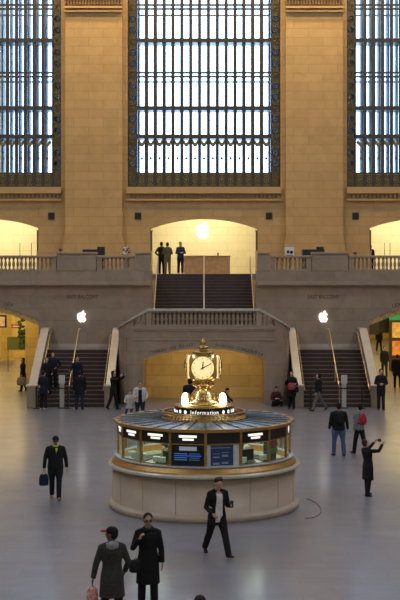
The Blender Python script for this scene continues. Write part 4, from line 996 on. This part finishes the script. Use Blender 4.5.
# left stair group
p18, i18 = person('person with dark hair walking with a pale sack left of the left stairs', (at(23, 61.9), 61.9, 0), -60, 1.72, top='coat', top_m=NAVY, top_hem=.62, skirt=.04, hair_style='long', rarm=DN, larm=((.2, .35, -1), (.1, .3, -1)), lleg=(12, 4), rleg=(-12, 10), vox=.014)
p19, i19 = person('person in black on the lowest steps beside the left outer newel', (-7.26, 55.35, 3 * RZ), 25, 1.70, top_m=BLK, vox=.014, larm=((.3, .1, -1), (-.2, .7, -.4)), rarm=DN, build=.95)
p20, i20 = person('person in a dark blue coat and white shoes at the foot of the left stairs', (at(43.5, 53.75), 53.75, 0), 150, 1.72, top='coat', top_m=NAVY, top_hem=.70, trousers=BLK, shoes=WSH, vox=.014, larm=((.3, .1, -1), (-.3, .6, -.2)), rarm=DN, build=1.05)
p21, i21 = person('person in dark clothes standing on the left stairs with hands on hips', (at(53, 55.7), 55.7, 4 * RZ), 0, 1.75, top_m=NAVY, trousers=BLK, vox=.014, build=1.05, larm=((.75, -.1, -1), (-.7, .35, -.5)), rarm=((.75, -.1, -1), (-.7, .35, -.5)))
p22, i22 = person('person in navy on the left stairs leaning to the middle brass handrail', (at(77, 55.4), 55.4, 3 * RZ), 20, 1.75, top_m=NAVY, trousers=BLK, vox=.014, rarm=((.5, .2, -1), (.3, .6, -.1)), larm=DN, lean=5)
p23, i23 = person('person seen from behind in a black coat and jeans below the middle brass handrail', (at(79.5, 53.6), 53.6, 0), 180, 1.72, top='coat', top_m=BLK, top_hem=.72, trousers=DJEAN, vox=.014, build=1.2, larm=DN, rarm=DN, hair_style='short')
# right group
p24, i24 = person('person in a dark suit leaning against the outer newel of the right stairs', (at(381, 53.6), 53.6, 0), 0, 1.80, top_m=SUIT, trousers=SUIT, vox=.013, larm=((.3, .1, -1), (-.7, .5, -.1)), rarm=((.3, .1, -1), (-.7, .5, -.0)), head_yaw=15, lleg=(6, 2, .0), rleg=(2, 2, .02))
p25, i25 = person('person in a navy jacket standing in the right passage above the suited one', (at(384.5, 70.6), 70.6, 0), 0, 1.75, top_m=NAVY, trousers=DJEAN, vox=.014, larm=DN, rarm=DN, skin=0)
p26, i26 = person('broad person in a black coat at the right edge of the picture by the passage', (at(397.5, 63.6), 63.6, 0), 160, 1.76, top='coat', top_m=BLK, top_hem=.66, vox=.014, build=1.3, larm=DN, rarm=DN)
p27, i27 = person('distant person in black walking far down the right passage', (at(379, 93), 93, 0), 10, 1.82, top='coat', top_m=BLK, top_hem=.7, vox=.016, larm=DN, rarm=DN, lleg=(12, 2), rleg=(-10, 8), build=1.05)
# balcony group
ZB = 6.05
p28, i28 = person('person in black with hand on hip, leftmost of three standing on the balcony', (at(161.5, 66.4), 66.4, ZB), 170, 1.74, top_m=BLK, vox=.013, rarm=DN, larm=((.7, -.1, -1), (-.6, .4, -.6)), lleg=(0, 0), rleg=(2, 2))
p29, i29 = person('person in an olive shirt and trousers between two dark figures on the balcony', (at(167.5, 65.8), 65.8, ZB), 180, 1.70, top_m=OLIVE, trousers=OLIVET, vox=.013, larm=((.3, 0, -1), (-.3, .7, 0)), rarm=((.3, 0, -1), (-.3, .7, 0)))
p30, i30 = person('person in a navy sweater with arms folded, standing nearest the wooden counter', (at(180.5, 66.2), 66.2, ZB), 20, 1.74, top_m=cloth('sweater_navy', (.02, .04, .09)), trousers=BLK, shoes=WSH, vox=.013, larm=((.3, .1, -1), (-.6, .6, .1)), rarm=((.3, .1, -1), (-.6, .6, .1)), hair=HBROWN)
p31, i31 = person('small dark figure inside the right balcony arch beside the stone jamb', (at(370.5, 71.5), 71.5, ZB), 10, 1.70, top_m=BLK, vox=.014, larm=DN, rarm=DN)
# booth staff
p32, i32 = person('seated booth clerk in olive behind the glass left of the departure screen', (BX - .98, BY - 1.0, 0), -35, 1.80, top_m=cloth('staff_olive', (.16, .13, .03)), sit=.05, lleg=(85, 88, .1, 0), rleg=(85, 88, .1, 0), larm=((.2, .5, -1), (0, .9, .0)), rarm=((.2, .5, -1), (0, .9, .0)), vox=.012, head_pitch=15)
p33, i33 = person('booth clerk with grey hair leaning forward behind the right glass', (BX + 1.02, BY - 1.0, 0), 40, 1.72, top_m=cloth('staff_grey', (.32, .33, .33)), hair=cloth('hair_grey', (.35, .34, .32)), lean=12, vox=.012, skin=1, larm=((.2, .6, -1), (0, .9, .1)), rarm=((.2, .6, -1), (0, .9, .1)))

# held things (rest in or hang from hands; own objects)
def at_pt(name, label, cat, p, rz=0): return thing(name, label, cat, tuple(p), math.radians(rz))
t = at_pt('phone', 'dark phone held up in the hand of the striding person in white', 'phone', i1['lh'] + V(0, -.05, .02), 12); bev(M().box(-.037, .037, -.005, .005, -.07, .08).build('case', BLACK, t), .004); M().box(-.032, .032, -.008, -.005, -.06, .07).build('screen', mat('screen_dim', (.03, .04, .06), .2), t)
def bag(name, label, p, w, d, h, m, rz=0, drop=.16):
    t = at_pt(name, label, 'bag', p, rz); g = M(); rg = []
    for z, s_ in ((-drop - h, .86), (-drop - h * .85, 1.0), (-drop - h * .4, 1.0), (-drop - .03, .85), (-drop, .7)): rg.append(((0, 0, z), (w * s_, 0, 0), (0, d * s_, 0)))
    g.loft(rg, 16); g.build('pouch', m, t, True)
    M().tube([(w * .5, 0, -drop - .01), (w * .35, 0, -.05), (0, 0, .0), (-w * .35, 0, -.05), (-w * .5, 0, -drop - .01)], .009, 6).build('handle', m, t, True); return t
bag('carrier_bag', 'dark navy bag hanging from the hand of the person in the lime shirt', i5['rh'] + V(0, 0, -.02), .13, .07, .30, cloth('bag_navy', (.015, .02, .05)), 10, .07)
bag('carrier_bag', 'red and white checked bag in the hand of the red-capped person', i3['lh'] + V(0, 0, -.02), .10, .06, .26, mat('checked_red', (.75, .32, .32), .7, vary=.6, scale=22), 15, .06)
bag('sack', 'pale round sack carried by the person left of the left stairs', i18['lh'] + V(0, 0, -.02), .24, .2, .42, cloth('sack_pale', (.30, .25, .15)), 0, .02)
bag('handbag', 'red and white bag held against the chest of the long black coat', i10['lh'] + V(-.02, -.10, .16), .17, .09, .30, mat('bag_red_white', (.30, .04, .06), .6, vary=.5, scale=12), 0, .02)
bag('shoulder_bag', 'black bag hanging at the hip of the long black coat by the right stairs', i10['lh'] + V(.16, .06, .02), .15, .09, .26, BLK, 0, .05)
bag('crossbody_bag', 'small black bag hanging at the hip of the person in sunglasses', i2['rh'] + V(-.10, .10, -.42), .12, .07, .22, cloth('bag_soft', (.02, .02, .024)), 0, .04)
for i_, lab in ((i8, 'phone raised in both hands of the short person in the black coat'), (i13, 'phone raised by the person in black beside the left stair newel')):
    c = (i_['lh'] + i_['rh']) / 2; t = at_pt('phone', 'small dark ' + lab, 'phone', c + V(0, 0, .03), 120 if i_ is i8 else 65); bev(M().box(-.075, .075, -.005, .005, -.035, .045).build('case', BLACK, t), .004); M().box(-.068, .068, -.008, -.005, -.03, .04).build('screen', MATS['screen_dim'], t)

# ------------------------------------------------------------------ light
wd = bpy.data.worlds.new('sky'); SC.world = wd; wd.use_nodes = True; nt = wd.node_tree; bg = nt.nodes['Background']
bg.inputs['Color'].default_value = (.56, .76, 1.0, 1); bg.inputs['Strength'].default_value = 6.5
def area(name, loc, rot, sx, sy, e, col, portal=False, spread=PI):
    l = bpy.data.lights.new(name, 'AREA'); l.shape = 'RECTANGLE'; l.size = sx; l.size_y = sy; l.energy = e; l.color = col; l.spread = spread
    if portal: l.cycles.is_portal = True
    o = bpy.data.objects.new(name, l); COL.objects.link(o); o.location = loc; o.rotation_euler = rot; return o
WARM = (1.0, .66, .30); LUN = 1700
for c in (-BAY, 0, BAY):
    area('portal', (c, 72.2, (WZ0 + WZ1) / 2), (-PI / 2, 0, 0), 9, WZ1 - WZ0, 1, (1, 1, 1), True)
    area('portal', (c, -9.1, (WZ0 + WZ1) / 2), (PI / 2, 0, 0), 9, WZ1 - WZ0, 1, (1, 1, 1), True)
for c in (-11, 0, 11): area('cornice_light', (c, 62.5, 29.5), (math.radians(32), 0, 0), 8, .8, 900, WARM)
for c in (-6.4, 6.4): area('pier_light', (c, 66.8, 28.0), (math.radians(18), 0, 0), 5, .6, 850, (1.0, .72, .38))
for c in (-BAY, 0, BAY): area('store_ceiling_light', (c, 73.6, 10.55), (0, 0, 0), 5.5, 3.5, 420 if c else 380, (1.0, .92, .66))
for c in (-1, 1):
    area('passage_light', (c * 13, 68, 4.9), (0, 0, 0), 8, 9, 560, (1.0, .74, .30)); area('passage_light', (c * 13, 83, 4.9), (0, 0, 0), 8, 12, 560, (1.0, .76, .32)); area('passage_light', (13 if c > 0 else -13, 100, 4.9), (0, 0, 0), 8, 12, 420, (1.0, .76, .32))
area('niche_light', (0, BF + .7, 2.85), (math.radians(35), 0, 0), 5.0, .3, 44, (1.0, .70, .28))
bl = area('booth_light', (BX, BY, 2.16), (0, 0, 0), 3.9, 3.9, 105, (.90, 1.0, .82)); bl.data.shape = 'DISK'
for y in (16, 33, 50):
    for s_ in (-1, 1): area('clerestory_daylight', (s_ * 17.6, y, 26.5), (0, s_ * math.radians(38), 0), 4, 9, LUN, (.50, .70, 1.0))
for x in (-14, 14):
    for y in (18, 40): area('chandelier_light', (x, y, 24), (0, 0, 0), 2, 2, 480, WARM)

cam = bpy.data.cameras.new('camera'); co_ = bpy.data.objects.new('camera', cam); COL.objects.link(co_); SC.camera = co_
co_.location = (0, 0, EYE); co_.rotation_euler = (PI / 2, 0, 0); cam.sensor_fit = 'VERTICAL'; cam.sensor_height = 24; cam.sensor_width = 16; cam.lens = 48
cam.shift_x = -4 / 600; cam.shift_y = -28 / 600; cam.clip_end = 500
vs_ = SC.view_settings; vs_.view_transform = 'Standard'; vs_.look = 'None'; vs_.gamma = 1; vs_.exposure = 0.05; vs_.use_curve_mapping = False
SC.cycles.use_denoising = True; SC.cycles.max_bounces = 8; SC.cycles.diffuse_bounces = 4; SC.cycles.transparent_max_bounces = 12; SC.cycles.sample_clamp_indirect = 4
